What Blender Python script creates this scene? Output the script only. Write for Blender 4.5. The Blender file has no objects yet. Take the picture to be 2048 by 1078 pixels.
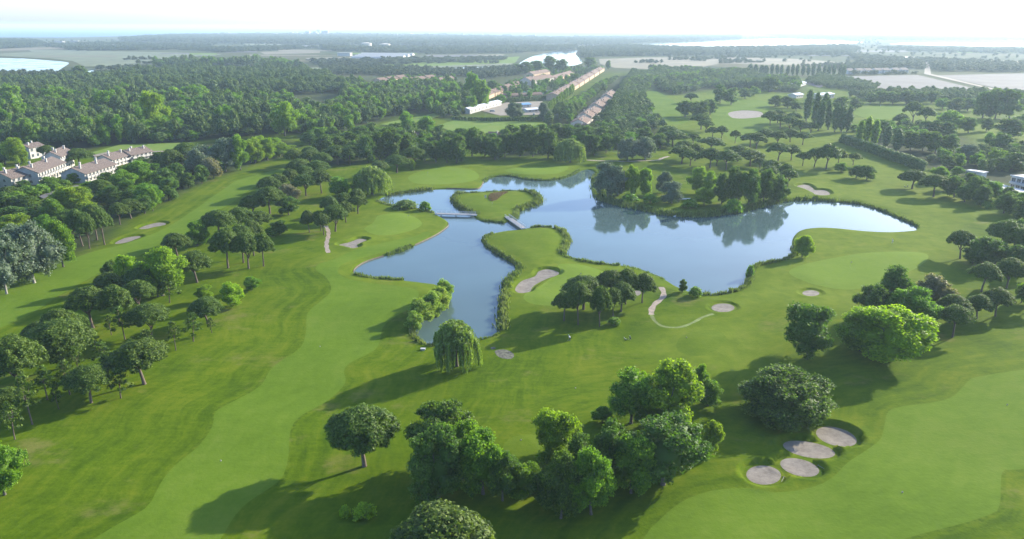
import bpy, bmesh, math, random
import numpy as np
from mathutils import Vector, Matrix
from mathutils.geometry import delaunay_2d_cdt

random.seed(7)
RNG = np.random.default_rng(7)
scene = bpy.context.scene
COL = scene.collection

# ------------------------------------------------------------------ camera
CAM_H = 80.0
FPX = 1462.0            # focal length in pixels of a 2048 px wide picture
HORIZON = 54.0
ROLL = math.radians(0.25)
PITCH = math.atan((539 - HORIZON) / FPX)
cam_d = bpy.data.cameras.new('camera')
cam_d.sensor_width = 36.0
cam_d.lens = 36.0 * FPX / 2048.0
cam_d.clip_start = 0.5
cam_d.clip_end = 90000
cam = bpy.data.objects.new('camera', cam_d)
COL.objects.link(cam)
cam.location = (0, 0, CAM_H)
cam.matrix_world = (Matrix.Translation((0, 0, CAM_H)) @ Matrix.Rotation(math.radians(90) - PITCH, 4, 'X')
                    @ Matrix.Rotation(ROLL, 4, 'Z'))
scene.camera = cam

# ------------------------------------------------------------------ sky, sun, exposure
SUN_AZ = math.radians(54)       # to the right of straight ahead
SUN_EL = math.radians(21)
world = bpy.data.worlds.new('World')
scene.world = world
world.use_nodes = True
wn, wl = world.node_tree.nodes, world.node_tree.links
bgn = wn['Background']
sky = wn.new('ShaderNodeTexSky')
sky.sky_type = 'NISHITA'
sky.sun_disc = False
sky.sun_elevation = SUN_EL
sky.sun_rotation = SUN_AZ
sky.air_density = 0.8
sky.dust_density = 1.2
sky.ozone_density = 2.2
wb = wn.new('ShaderNodeMix')            # the camera's daylight white balance
wb.data_type = 'RGBA'
wb.blend_type = 'MULTIPLY'
wb.inputs['Factor'].default_value = 1.0
wb.inputs['B'].default_value = (0.92, 0.98, 1.10, 1)
wl.new(sky.outputs['Color'], wb.inputs['A'])
wl.new(wb.outputs['Result'], bgn.inputs['Color'])
bgn.inputs['Strength'].default_value = 0.15
sun_d = bpy.data.lights.new('sun', 'SUN')
sun_d.energy = 4.25
sun_d.angle = math.radians(0.53)
sun_d.color = (1.0, 0.91, 0.74)
sun = bpy.data.objects.new('sun', sun_d)
COL.objects.link(sun)
to_sun = Vector((math.sin(SUN_AZ) * math.cos(SUN_EL), math.cos(SUN_AZ) * math.cos(SUN_EL), math.sin(SUN_EL)))
sun.rotation_euler = (-to_sun).to_track_quat('-Z', 'Y').to_euler()
sun.location = (200, 100, 200)
scene.view_settings.view_transform = 'Standard'
scene.view_settings.look = 'None'
scene.view_settings.gamma = 1.0
scene.view_settings.exposure = 1.5
scene.view_settings.use_curve_mapping = False
cy = scene.cycles
cy.max_bounces = 5
cy.diffuse_bounces = 2
cy.glossy_bounces = 2
cy.transmission_bounces = 3
cy.transparent_max_bounces = 4
cy.volume_bounces = 0
cy.use_denoising = True
cy.sample_clamp_indirect = 6.0

# ------------------------------------------------------------------ helpers
cR, sR = math.cos(ROLL), math.sin(ROLL)
cP, sP = math.cos(PITCH), math.sin(PITCH)


def ray(px, py):
    u, v = (px - 1024) / FPX, (539 - py) / FPX
    u, v = u * cR - v * sR, u * sR + v * cR
    return np.array([u, cP + v * sP, -sP + v * cP])


def G(px, py, z=0.0):
    """ground point seen at a pixel of the 2048 x 1078 photograph"""
    d = ray(px, py)
    if d[2] > -0.0027:
        d[2] = -0.0027
    t = (z - CAM_H) / d[2]
    return d[0] * t, d[1] * t


def height_at(x, y, px, py):
    d = ray(px, py)
    return CAM_H + d[2] / d[1] * y


def catmull(pts, closed=True, step=1.5):
    P = np.array(pts, float)
    n = len(P)
    out = []
    rng = range(n) if closed else range(n - 1)
    for i in rng:
        p0, p1, p2, p3 = (P[(i - 1) % n], P[i], P[(i + 1) % n], P[(i + 2) % n]) if closed else \
            (P[max(i - 1, 0)], P[i], P[i + 1], P[min(i + 2, n - 1)])
        m = max(2, int(np.hypot(*(p2 - p1)) / step))
        for k in range(m):
            t = k / m
            out.append(0.5 * ((2 * p1) + (-p0 + p2) * t + (2 * p0 - 5 * p1 + 4 * p2 - p3) * t * t
                              + (-p0 + 3 * p1 - 3 * p2 + p3) * t ** 3))
    if not closed:
        out.append(P[-1])
    return np.array(out)


def gpoly(px, step=1.5, smooth=True):
    w = [G(x, y) for x, y in px]
    return catmull(w, True, step) if smooth else np.array(w)


def inside(poly, x, y):
    c = np.zeros(x.shape, bool)
    n = len(poly)
    for i in range(n):
        x1, y1 = poly[i]
        x2, y2 = poly[(i + 1) % n]
        if y1 == y2:
            continue
        c ^= ((y1 > y) != (y2 > y)) & (x < (x2 - x1) * (y - y1) / (y2 - y1) + x1)
    return c


def dist_poly(poly, x, y, closed=True):
    d = np.full(x.shape, 1e18)
    n = len(poly)
    for i in range(n if closed else n - 1):
        a, b = poly[i], poly[(i + 1) % n]
        ab = b - a
        L = ab @ ab + 1e-12
        t = np.clip(((x - a[0]) * ab[0] + (y - a[1]) * ab[1]) / L, 0, 1)
        dx, dy = x - a[0] - t * ab[0], y - a[1] - t * ab[1]
        d = np.minimum(d, dx * dx + dy * dy)
    return np.sqrt(d)


def sdf(poly, x, y, reach=40.0):
    """signed distance, negative inside; far points get +reach"""
    x, y = np.asarray(x, float), np.asarray(y, float)
    out = np.full(x.shape, reach)
    lo, hi = poly.min(0) - reach, poly.max(0) + reach
    m = (x > lo[0]) & (x < hi[0]) & (y > lo[1]) & (y < hi[1])
    if m.any():
        d = dist_poly(poly, x[m], y[m])
        s = np.where(inside(poly, x[m], y[m]), -d, d)
        out[m] = np.minimum(s, reach)
    return out


def smooth01(t):
    t = np.clip(t, 0, 1)
    return t * t * (3 - 2 * t)


def mesh_np(name, V, F, mat=None, parent=None, smooth=False, attrs=None, link=True, F4=None):
    """V (n,3); F (m,3) triangles; F4 (k,4) quads"""
    me = bpy.data.meshes.new(name)
    V = np.asarray(V, np.float32)
    F = np.zeros((0, 3), np.int32) if F is None or len(F) == 0 else np.asarray(F, np.int32)
    F4 = np.zeros((0, 4), np.int32) if F4 is None or len(F4) == 0 else np.asarray(F4, np.int32)
    loops = np.concatenate([F.ravel(), F4.ravel()])
    starts = np.concatenate([np.arange(len(F)) * 3, len(F) * 3 + np.arange(len(F4)) * 4]).astype(np.int32)
    me.vertices.add(len(V))
    me.vertices.foreach_set('co', V.ravel())
    me.loops.add(len(loops))
    me.loops.foreach_set('vertex_index', loops.astype(np.int32))
    me.polygons.add(len(starts))
    me.polygons.foreach_set('loop_start', starts)
    if smooth:
        me.polygons.foreach_set('use_smooth', np.ones(len(starts), bool))
    for k, v in (attrs or {}).items():
        a = me.attributes.new(k, 'FLOAT', 'POINT')
        a.data.foreach_set('value', np.asarray(v, np.float32))
    me.update(calc_edges=True)
    if mat is not None:
        me.materials.append(mat)
    if not link:
        return me
    return link_mesh(name, me, parent)


def link_mesh(name, me, parent=None):
    o = bpy.data.objects.new(name, me)
    COL.objects.link(o)
    if parent is not None:
        o.parent = parent
    return o


def tag(o, label=None, cat=None, group=None, kind=None):
    if label:
        o['label'] = label
    if cat:
        o['category'] = cat
    if group:
        o['group'] = group
    if kind:
        o['kind'] = kind
    return o


def empty(name, loc, rz=0.0, scale=(1, 1, 1)):
    o = bpy.data.objects.new(name, None)
    COL.objects.link(o)
    o.location = loc
    o.rotation_euler = (0, 0, rz)
    o.scale = scale
    o.empty_display_size = 0.3
    return o


class MB:
    """collects boxes, prisms, tubes into one mesh"""

    def __init__(s):
        s.v, s.f = [], []

    def quadbox(s, c8):
        b = len(s.v)
        s.v += [tuple(p) for p in c8]
        for q in ((0, 3, 2, 1), (4, 5, 6, 7), (0, 1, 5, 4), (1, 2, 6, 5), (2, 3, 7, 6), (3, 0, 4, 7)):
            s.f.append(tuple(b + i for i in q))
        return s

    def box(s, x0, x1, y0, y1, z0, z1):
        return s.quadbox([(x0, y0, z0), (x1, y0, z0), (x1, y1, z0), (x0, y1, z0),
                          (x0, y0, z1), (x1, y0, z1), (x1, y1, z1), (x0, y1, z1)])

    def beam(s, a, b, w, h):
        a, b = Vector(a), Vector(b)
        d = (b - a).normalized()
        sd = d.cross(Vector((0, 0, 1)))
        if sd.length < 1e-4:
            sd = Vector((1, 0, 0))
        sd.normalize()
        up = sd.cross(d)
        c = []
        for p in (a, b):
            c.append([p - sd * w / 2 - up * h / 2, p + sd * w / 2 - up * h / 2, p + sd * w / 2 + up * h / 2, p - sd * w / 2 + up * h / 2])
        return s.quadbox([c[0][0], c[0][1], c[1][1], c[1][0], c[0][3], c[0][2], c[1][2], c[1][3]])

    def tube(s, pts, radii, n=8, cap=True):
        b = len(s.v)
        m = len(pts)
        pts = [Vector(p) for p in pts]
        for i, (p, r) in enumerate(zip(pts, radii)):
            d = (pts[min(i + 1, m - 1)] - pts[max(i - 1, 0)]).normalized()
            x = d.cross(Vector((0.3, 1, 0.1))).normalized()
            y = d.cross(x)
            for k in range(n):
                a = 2 * math.pi * k / n
                s.v.append(tuple(p + x * (r * math.cos(a)) + y * (r * math.sin(a))))
        for i in range(m - 1):
            for k in range(n):
                k2 = (k + 1) % n
                s.f.append((b + i * n + k, b + i * n + k2, b + (i + 1) * n + k2, b + (i + 1) * n + k))
        if cap:
            s.f.append(tuple(b + (m - 1) * n + k for k in range(n)))
            s.f.append(tuple(b + k for k in reversed(range(n))))
        return s

    def poly(s, pts):
        b = len(s.v)
        s.v += [tuple(p) for p in pts]
        s.f.append(tuple(range(b, b + len(pts))))
        return s

    def mesh(s, name, mat, smooth=False):
        me = bpy.data.meshes.new(name)
        me.from_pydata(s.v, [], s.f)
        if smooth:
            me.polygons.foreach_set('use_smooth', [True] * len(me.polygons))
        me.materials.append(mat)
        me.update()
        return me

    def build(s, name, mat, parent=None, smooth=False):
        return link_mesh(name, s.mesh(name, mat, smooth), parent)


# ------------------------------------------------------------------ materials
def new_mat(name):
    m = bpy.data.materials.new(name)
    m.use_nodes = True
    return m, m.node_tree.nodes, m.node_tree.links, m.node_tree.nodes['Principled BSDF']


def ramp(nodes, links, src, stops):
    r = nodes.new('ShaderNodeValToRGB')
    el = r.color_ramp.elements
    while len(el) < len(stops):
        el.new(0.5)
    for e, (p, c) in zip(el, stops):
        e.position = p
        e.color = (*c, 1)
    links.new(src, r.inputs['Fac'])
    return r.outputs['Color']


def noise(nodes, links, scale, detail=4, rough=0.55, vec=None, dim=None):
    n = nodes.new('ShaderNodeTexNoise')
    n.inputs['Scale'].default_value = scale
    n.inputs['Detail'].default_value = detail
    n.inputs['Roughness'].default_value = rough
    if vec is not None:
        links.new(vec, n.inputs['Vector'])
    return n.outputs['Fac']


def mixc(nodes, links, fac, a, b, blend='MIX'):
    m = nodes.new('ShaderNodeMix')
    m.data_type = 'RGBA'
    m.blend_type = blend
    for inp, v in ((m.inputs['Factor'], fac), (m.inputs['A'], a), (m.inputs['B'], b)):
        if isinstance(v, (int, float)):
            inp.default_value = v
        elif isinstance(v, tuple):
            inp.default_value = (*v, 1)
        else:
            links.new(v, inp)
    return m.outputs['Result']


def mth(nodes, links, op, a, b=None, c=None, clamp=False):
    m = nodes.new('ShaderNodeMath')
    m.operation = op
    m.use_clamp = clamp
    for i, v in enumerate((a, b, c)):
        if v is None:
            continue
        if isinstance(v, (int, float)):
            m.inputs[i].default_value = v
        else:
            links.new(v, m.inputs[i])
    return m.outputs[0]


def maprange(nodes, links, v, a, b, c=0.0, d=1.0, smooth=True):
    m = nodes.new('ShaderNodeMapRange')
    m.interpolation_type = 'SMOOTHSTEP' if smooth else 'LINEAR'
    links.new(v, m.inputs['Value'])
    for k, x in zip(('From Min', 'From Max', 'To Min', 'To Max'), (a, b, c, d)):
        m.inputs[k].default_value = x
    return m.outputs['Result']


def position(nodes):
    return nodes.new('ShaderNodeNewGeometry').outputs['Position']


def attr(nodes, name):
    a = nodes.new('ShaderNodeAttribute')
    a.attribute_name = name
    return a.outputs['Fac']


def scaled(nodes, links, vec, s):
    m = nodes.new('ShaderNodeVectorMath')
    m.operation = 'MULTIPLY'
    links.new(vec, m.inputs[0])
    m.inputs[1].default_value = s
    return m.outputs[0]


def simple(name, col, rough=0.8, var=0.15, scale=3.0, bump=0.0, metallic=0.0):
    m, n, l, b = new_mat(name)
    pos = n.new('ShaderNodeTexCoord').outputs['Object']
    f = noise(n, l, scale, 4, 0.6, pos)
    lo = tuple(c * (1 - var) for c in col)
    hi = tuple(min(1, c * (1 + var)) for c in col)
    l.new(ramp(n, l, f, [(0.3, lo), (0.7, hi)]), b.inputs['Base Color'])
    b.inputs['Roughness'].default_value = rough
    b.inputs['Metallic'].default_value = metallic
    if bump:
        bp = n.new('ShaderNodeBump')
        bp.inputs['Strength'].default_value = bump
        l.new(f, bp.inputs['Height'])
        l.new(bp.outputs['Normal'], b.inputs['Normal'])
    return m


def grass_mat(name, lo, mid, hi, band=0.0, dry=0.0, fine=1.0):
    """mown grass; 'edge' is the distance in metres to the mown edge, along which the mower passes run"""
    m, n, l, b = new_mat(name)
    pos = position(n)
    big = noise(n, l, 0.035, 4, 0.6, pos)
    med = noise(n, l, 0.22, 5, 0.65, pos)
    streak = noise(n, l, 0.5, 4, 0.6, scaled(n, l, pos, (0.35, 1.6, 1.0)))
    tiny = noise(n, l, 1.2 * fine, 4, 0.75, pos)
    f = mth(n, l, 'MULTIPLY', big, 0.42)
    f = mth(n, l, 'MULTIPLY_ADD', med, 0.24, f)
    f = mth(n, l, 'MULTIPLY_ADD', streak, 0.16, f)
    f = mth(n, l, 'MULTIPLY_ADD', tiny, 0.18, f)
    sx = n.new('ShaderNodeSeparateXYZ')
    l.new(pos, sx.inputs[0])
    cx = n.new('ShaderNodeCombineXYZ')
    l.new(mth(n, l, 'MULTIPLY', attr(n, 'edge'), 0.75), cx.inputs[0])
    l.new(mth(n, l, 'MULTIPLY', sx.outputs[0], 0.07), cx.inputs[1])
    l.new(mth(n, l, 'MULTIPLY', sx.outputs[1], 0.07), cx.inputs[2])
    passes = mth(n, l, 'SUBTRACT', noise(n, l, 1.0, 3, 0.6, cx.outputs[0]), 0.5)
    f = mth(n, l, 'MULTIPLY_ADD', passes, 0.26 if band else 0.16, f)
    if band:
        e = attr(n, 'edge')
        wob = mth(n, l, 'MULTIPLY_ADD', noise(n, l, 0.06, 2, 0.5, pos), 3.0, e)
        s = mth(n, l, 'SINE', mth(n, l, 'MULTIPLY', wob, 1.35))
        fade = maprange(n, l, e, 1.0, 22.0, 1.0, 0.0)
        s = mth(n, l, 'MULTIPLY', s, fade)
        f = mth(n, l, 'MULTIPLY_ADD', s, band, f)
        # long uncut line left right along the mown edge
        ln = maprange(n, l, e, 0.1, 0.6, 0.06, 0.0)
        f = mth(n, l, 'SUBTRACT', f, ln)
    c = ramp(n, l, f, [(0.38, lo), (0.50, mid), (0.62, hi)])
    if dry:
        dn = noise(n, l, 0.045, 6, 0.7, scaled(n, l, pos, (1.0, 1.5, 1.0)))
        c = mixc(n, l, maprange(n, l, dn, 0.55, 0.70, 0.0, dry), c, (0.17, 0.15, 0.05))
    l.new(c, b.inputs['Base Color'])
    b.inputs['Roughness'].default_value = 0.9
    b.inputs['Specular IOR Level'].default_value = 0.02
    bp = n.new('ShaderNodeBump')
    bp.inputs['Strength'].default_value = 0.5
    bp.inputs['Distance'].default_value = 0.12
    l.new(noise(n, l, 1.3, 2, 0.6, pos), bp.inputs['Height'])
    l.new(bp.outputs['Normal'], b.inputs['Normal'])
    return m


def ground_mat():
    m = grass_mat('rough_grass', (0.0381, 0.0765, 0.0024), (0.0701, 0.1150, 0.0033), (0.1102, 0.1418, 0.0080), band=0.035, dry=0.55)
    n, l, b = m.node_tree.nodes, m.node_tree.links, m.node_tree.nodes['Principled BSDF']
    grass = b.inputs['Base Color'].links[0].from_socket
    pos = position(n)
    sm = ramp(n, l, noise(n, l, 0.18, 5, 0.65, pos), [(0.35, (0.0812, 0.1254, 0.0072)), (0.52, (0.1091, 0.1548, 0.0116)), (0.7, (0.1432, 0.1716, 0.0188))])
    brk = mth(n, l, 'MULTIPLY_ADD', noise(n, l, 0.9, 3, 0.6, pos), 2.4, attr(n, 'edge'))     # ragged first cut beside the fairway
    cut1 = maprange(n, l, brk, 0.9, 1.7, 0.45, 0.0)
    grass = mixc(n, l, mth(n, l, 'MAXIMUM', cut1, mth(n, l, 'MULTIPLY', attr(n, 'semi'), 0.8)), grass, sm)
    # woodland floor: leaf litter and undergrowth
    lit = ramp(n, l, noise(n, l, 0.12, 5, 0.65, pos), [(0.35, (0.020, 0.032, 0.012)), (0.65, (0.045, 0.055, 0.020))])
    c = mixc(n, l, attr(n, 'wood'), grass, lit)
    # farmland and marsh beyond the course
    v = n.new('ShaderNodeTexVoronoi')
    v.inputs['Scale'].default_value = 0.0045
    l.new(scaled(n, l, pos, (0.8, 1.0, 0.0)), v.inputs['Vector'])
    sep = n.new('ShaderNodeSeparateColor')
    l.new(v.outputs['Color'], sep.inputs['Color'])
    fld = ramp(n, l, sep.outputs['Red'], [(0.0, (0.0360, 0.0540, 0.0216)), (0.3, (0.0612, 0.0756, 0.0252)), (0.55, (0.0936, 0.0972, 0.0396)),
                                          (0.8, (0.0468, 0.0648, 0.0216)), (1.0, (0.1224, 0.1080, 0.0576))])
    fld = mixc(n, l, maprange(n, l, noise(n, l, 0.01, 5, 0.6, pos), 0.35, 0.7), fld, (0.0540, 0.0648, 0.0252))
    c = mixc(n, l, attr(n, 'plain'), c, fld)
    l.new(c, b.inputs['Base Color'])
    return m


def sand_mat():
    m, n, l, b = new_mat('bunker_sand')
    pos = position(n)
    f = noise(n, l, 0.7, 5, 0.6, pos)
    g = noise(n, l, 9.0, 3, 0.6, pos)
    w = n.new('ShaderNodeTexWave')
    w.wave_type = 'RINGS'
    w.inputs['Scale'].default_value = 0.9
    w.inputs['Distortion'].default_value = 6.0
    l.new(pos, w.inputs['Vector'])
    ff = mth(n, l, 'MULTIPLY_ADD', g, 0.3, mth(n, l, 'MULTIPLY', f, 0.7))
    c = ramp(n, l, ff, [(0.36, (0.1271, 0.1072, 0.0845)), (0.52, (0.1852, 0.1603, 0.1287)), (0.68, (0.2361, 0.2073, 0.1689))])
    l.new(c, b.inputs['Base Color'])
    b.inputs['Roughness'].default_value = 0.95
    bp = n.new('ShaderNodeBump')
    bp.inputs['Strength'].default_value = 0.7
    bp.inputs['Distance'].default_value = 0.06
    l.new(mth(n, l, 'MULTIPLY_ADD', g, 0.6, w.outputs['Fac']), bp.inputs['Height'])
    l.new(bp.outputs['Normal'], b.inputs['Normal'])
    return m


def water_mat(name, col, rough, ripple, scale=0.6):
    m, n, l, b = new_mat(name)
    pos = position(n)
    tint = noise(n, l, 0.02, 3, 0.5, pos)
    l.new(ramp(n, l, tint, [(0.3, tuple(c * 0.85 for c in col)), (0.7, tuple(c * 1.15 for c in col))]), b.inputs['Base Color'])
    # calm and breeze-ruffled areas differ in gloss
    l.new(maprange(n, l, noise(n, l, 0.025, 4, 0.6, pos), 0.4, 0.65, rough * 0.4, rough * 1.6), b.inputs['Roughness'])
    b.inputs['IOR'].default_value = 1.333
    bp = n.new('ShaderNodeBump')
    bp.inputs['Strength'].default_value = ripple
    bp.inputs['Distance'].default_value = 0.05
    r1 = noise(n, l, scale, 3, 0.55, scaled(n, l, pos, (1.0, 2.2, 1.0)))
    l.new(r1, bp.inputs['Height'])
    l.new(bp.outputs['Normal'], b.inputs['Normal'])
    return m


def leaf_mat(name, lo, hi, trans=0.35, rnd=0.25, gloss=0.0):
    """leaf clumps: 'tint' varies leaf by leaf, each tree a little different"""
    m, n, l, b = new_mat(name)
    t = attr(n, 'tint')
    oi = n.new('ShaderNodeObjectInfo')
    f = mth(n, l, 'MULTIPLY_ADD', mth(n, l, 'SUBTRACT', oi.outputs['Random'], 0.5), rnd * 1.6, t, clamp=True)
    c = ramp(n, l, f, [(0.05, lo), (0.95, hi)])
    hs = n.new('ShaderNodeHueSaturation')
    l.new(c, hs.inputs['Color'])
    l.new(maprange(n, l, oi.outputs['Random'], 0, 1, 0.494, 0.520, False), hs.inputs['Hue'])
    l.new(maprange(n, l, oi.outputs['Random'], 0, 1, 1.0 + rnd * 0.5, 1.0 - rnd * 0.5, False), hs.inputs['Value'])
    c = hs.outputs['Color']
    l.new(c, b.inputs['Base Color'])
    b.inputs['Roughness'].default_value = 0.62
    b.inputs['Specular IOR Level'].default_value = 0.25 + gloss
    tr = n.new('ShaderNodeBsdfTranslucent')
    l.new(mixc(n, l, 1.0, c, (1.35, 1.45, 0.55), 'MULTIPLY'), tr.inputs['Color'])
    mx = n.new('ShaderNodeMixShader')
    mx.inputs['Fac'].default_value = trans
    out = n['Material Output']
    l.new(b.outputs['BSDF'], mx.inputs[1])
    l.new(tr.outputs['BSDF'], mx.inputs[2])
    l.new(mx.outputs['Shader'], out.inputs['Surface'])
    return m


M = {
    'ground': ground_mat(),
    'fairway': grass_mat('fairway_grass', (0.0726, 0.1266, 0.0090), (0.0908, 0.1496, 0.0121), (0.1127, 0.1649, 0.0190), fine=0.7),
    'green': grass_mat('green_grass', (0.1022, 0.1642, 0.0147), (0.1188, 0.1816, 0.0190), (0.1381, 0.1964, 0.0263), fine=0.6),
    'tee': grass_mat('tee_grass', (0.0660, 0.1128, 0.0068), (0.0869, 0.1338, 0.0087), (0.1111, 0.1518, 0.0148), fine=0.7),
    'meadow': grass_mat('meadow_grass', (0.09, 0.15, 0.025), (0.125, 0.19, 0.035), (0.16, 0.2, 0.05)),
    'sand': sand_mat(),
    'gravel': simple('path_gravel', (0.24, 0.195, 0.15), 0.95, 0.35, 0.9, 0.4),
    'wornpath': simple('worn_path', (0.105, 0.145, 0.024), 0.95, 0.4, 0.5, 0.3),
    'bare': simple('bare_soil', (0.085, 0.085, 0.06), 0.95, 0.75, 1.4, 0.5),
    'pond': water_mat('pond_water', (0.062, 0.100, 0.096), 0.05, 0.09, 0.7),
    'river': water_mat('river_water', (0.03, 0.07, 0.10), 0.10, 0.12, 0.15),
    'sea': simple('sea_water', (0.045, 0.15, 0.27), 0.55, 0.12, 0.0006),
    'marsh': simple('marsh_grass', (0.088, 0.108, 0.040), 0.95, 0.4, 0.02),
    'tan': simple('dry_field', (0.125, 0.105, 0.05), 0.95, 0.3, 0.015),
    'plough': simple('ploughed_field', (0.058, 0.054, 0.050), 0.95, 0.3, 0.02),
    'road': simple('asphalt', (0.09, 0.085, 0.08), 0.9, 0.15, 0.5),
    'dirt': simple('dirt_track', (0.19, 0.16, 0.115), 0.95, 0.2, 0.3),
    'white': simple('white_render', (0.36, 0.35, 0.32), 0.85, 0.2, 0.35),
    'cream': simple('cream_render', (0.42, 0.38, 0.31), 0.85, 0.14, 0.3),
    'ochre': simple('ochre_render', (0.45, 0.32, 0.20), 0.85, 0.10, 0.5),
    'grey': simple('grey_concrete', (0.42, 0.42, 0.41), 0.85, 0.1, 0.5),
    'glass': simple('window_glass', (0.03, 0.045, 0.055), 0.12, 0.3, 1.0),
    'wood': simple('weathered_timber', (0.13, 0.105, 0.075), 0.85, 0.4, 2.0),
    'rail': simple('bridge_rail_paint', (0.36, 0.40, 0.44), 0.6, 0.15, 4.0),
    'plank': simple('bridge_planks', (0.34, 0.32, 0.30), 0.8, 0.2, 3.0),
    'metal': simple('pale_sheet_metal', (0.60, 0.63, 0.66), 0.45, 0.08, 0.6),
    'blue': simple('blue_tarpaulin', (0.10, 0.24, 0.42), 0.6, 0.15, 0.7),
    'pool': simple('pool_water', (0.18, 0.50, 0.60), 0.08, 0.05, 0.7),
    'bark': simple('pine_bark', (0.105, 0.078, 0.058), 0.95, 0.35, 2.5, 0.8),
    'barkg': simple('grey_bark', (0.095, 0.082, 0.066), 0.95, 0.3, 2.5, 0.8),
    'barkw': simple('pale_bark', (0.24, 0.225, 0.19), 0.9, 0.25, 2.0, 0.6),
    'stone': simple('pale_stone', (0.50, 0.47, 0.44), 0.9, 0.2, 2.0, 0.5),
    'skin': simple('skin', (0.45, 0.27, 0.19), 0.6, 0.05, 6.0),
    'shirt': simple('white_cotton', (0.75, 0.75, 0.74), 0.85, 0.05, 6.0),
    'navy': simple('dark_cotton', (0.05, 0.06, 0.08), 0.85, 0.1, 6.0),
    'black': simple('black_nylon', (0.03, 0.03, 0.035), 0.6, 0.1, 6.0),
    'red': simple('red_cloth', (0.55, 0.05, 0.04), 0.7, 0.1, 6.0),
    # foliage
    'l_pine': leaf_mat('pine_needles', (0.0286, 0.0626, 0.0057), (0.1209, 0.1796, 0.0182), 0.33, 0.22),
    'l_dark': leaf_mat('dark_leaves', (0.0330, 0.0723, 0.0084), (0.1199, 0.1949, 0.0255), 0.40, 0.28),
    'l_mid': leaf_mat('green_leaves', (0.0560, 0.1284, 0.0073), (0.1841, 0.3023, 0.0219), 0.46, 0.28),
    'l_light': leaf_mat('bright_leaves', (0.0891, 0.1650, 0.0066), (0.2376, 0.3300, 0.0198), 0.50, 0.22),
    'l_yel': leaf_mat('yellow_green_leaves', (0.1196, 0.2160, 0.0060), (0.2944, 0.4104, 0.0160), 0.50, 0.2),
    'l_grey': leaf_mat('silver_leaves', (0.0581, 0.0900, 0.0481), (0.1550, 0.2099, 0.1279), 0.28, 0.2, 0.15),
    'l_will': leaf_mat('willow_leaves', (0.0720, 0.1320, 0.0168), (0.2400, 0.3120, 0.0720), 0.38, 0.15),
    'l_pink': leaf_mat('pink_blossom', (0.085, 0.105, 0.040), (0.27, 0.235, 0.14), 0.35, 0.2),
    'l_pop': leaf_mat('poplar_leaves', (0.0409, 0.0884, 0.0232), (0.1276, 0.2010, 0.0580), 0.30, 0.25),
    'l_reed': leaf_mat('reed_blades', (0.0455, 0.0828, 0.0193), (0.1746, 0.2139, 0.0580), 0.35, 0.1),
    'l_reedl': leaf_mat('pale_reed_blades', (0.085, 0.12, 0.03), (0.20, 0.23, 0.075), 0.35, 0.1),
    'l_sallow': leaf_mat('sallow_leaves', (0.11, 0.18, 0.018), (0.30, 0.39, 0.065), 0.42, 0.1),
    'l_flow': leaf_mat('flower_heads', (0.07, 0.085, 0.025), (0.24, 0.12, 0.075), 0.25, 0.1),
    'l_wood': leaf_mat('wood_foliage', (0.0313, 0.0700, 0.0141), (0.1433, 0.2065, 0.0421), 0.25, 0.6),
    'l_far': leaf_mat('far_foliage', (0.0248, 0.0497, 0.0166), (0.1035, 0.1380, 0.0414), 0.15, 0.6),
}


def roof_mat(name, a, b2):
    m, n, l, b = new_mat(name)
    oc = n.new('ShaderNodeTexCoord').outputs['Object']
    w = n.new('ShaderNodeTexWave')
    w.inputs['Scale'].default_value = 2.2
    w.inputs['Distortion'].default_value = 0.4
    w.bands_direction = 'X'
    l.new(oc, w.inputs['Vector'])
    f = mth(n, l, 'MULTIPLY_ADD', noise(n, l, 0.8, 5, 0.7, oc), 0.75, mth(n, l, 'MULTIPLY', w.outputs['Fac'], 0.25))
    l.new(ramp(n, l, f, [(0.3, a), (0.7, b2)]), b.inputs['Base Color'])
    b.inputs['Roughness'].default_value = 0.9
    bp = n.new('ShaderNodeBump')
    bp.inputs['Strength'].default_value = 0.6
    bp.inputs['Distance'].default_value = 0.08
    l.new(w.outputs['Fac'], bp.inputs['Height'])
    l.new(bp.outputs['Normal'], b.inputs['Normal'])
    return m


M['tile_brown'] = roof_mat('brown_roof_tiles', (0.082, 0.062, 0.050), (0.155, 0.118, 0.096))
M['tile_red'] = roof_mat('terracotta_roof_tiles', (0.0952, 0.0536, 0.0339), (0.1618, 0.1017, 0.0682))

# ------------------------------------------------------------------ the course: outlines traced on the ground
def z4(x0, y0, pts, k=3.938):
    return [(x0 + x / k, y0 + y / k) for x, y in pts]


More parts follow.
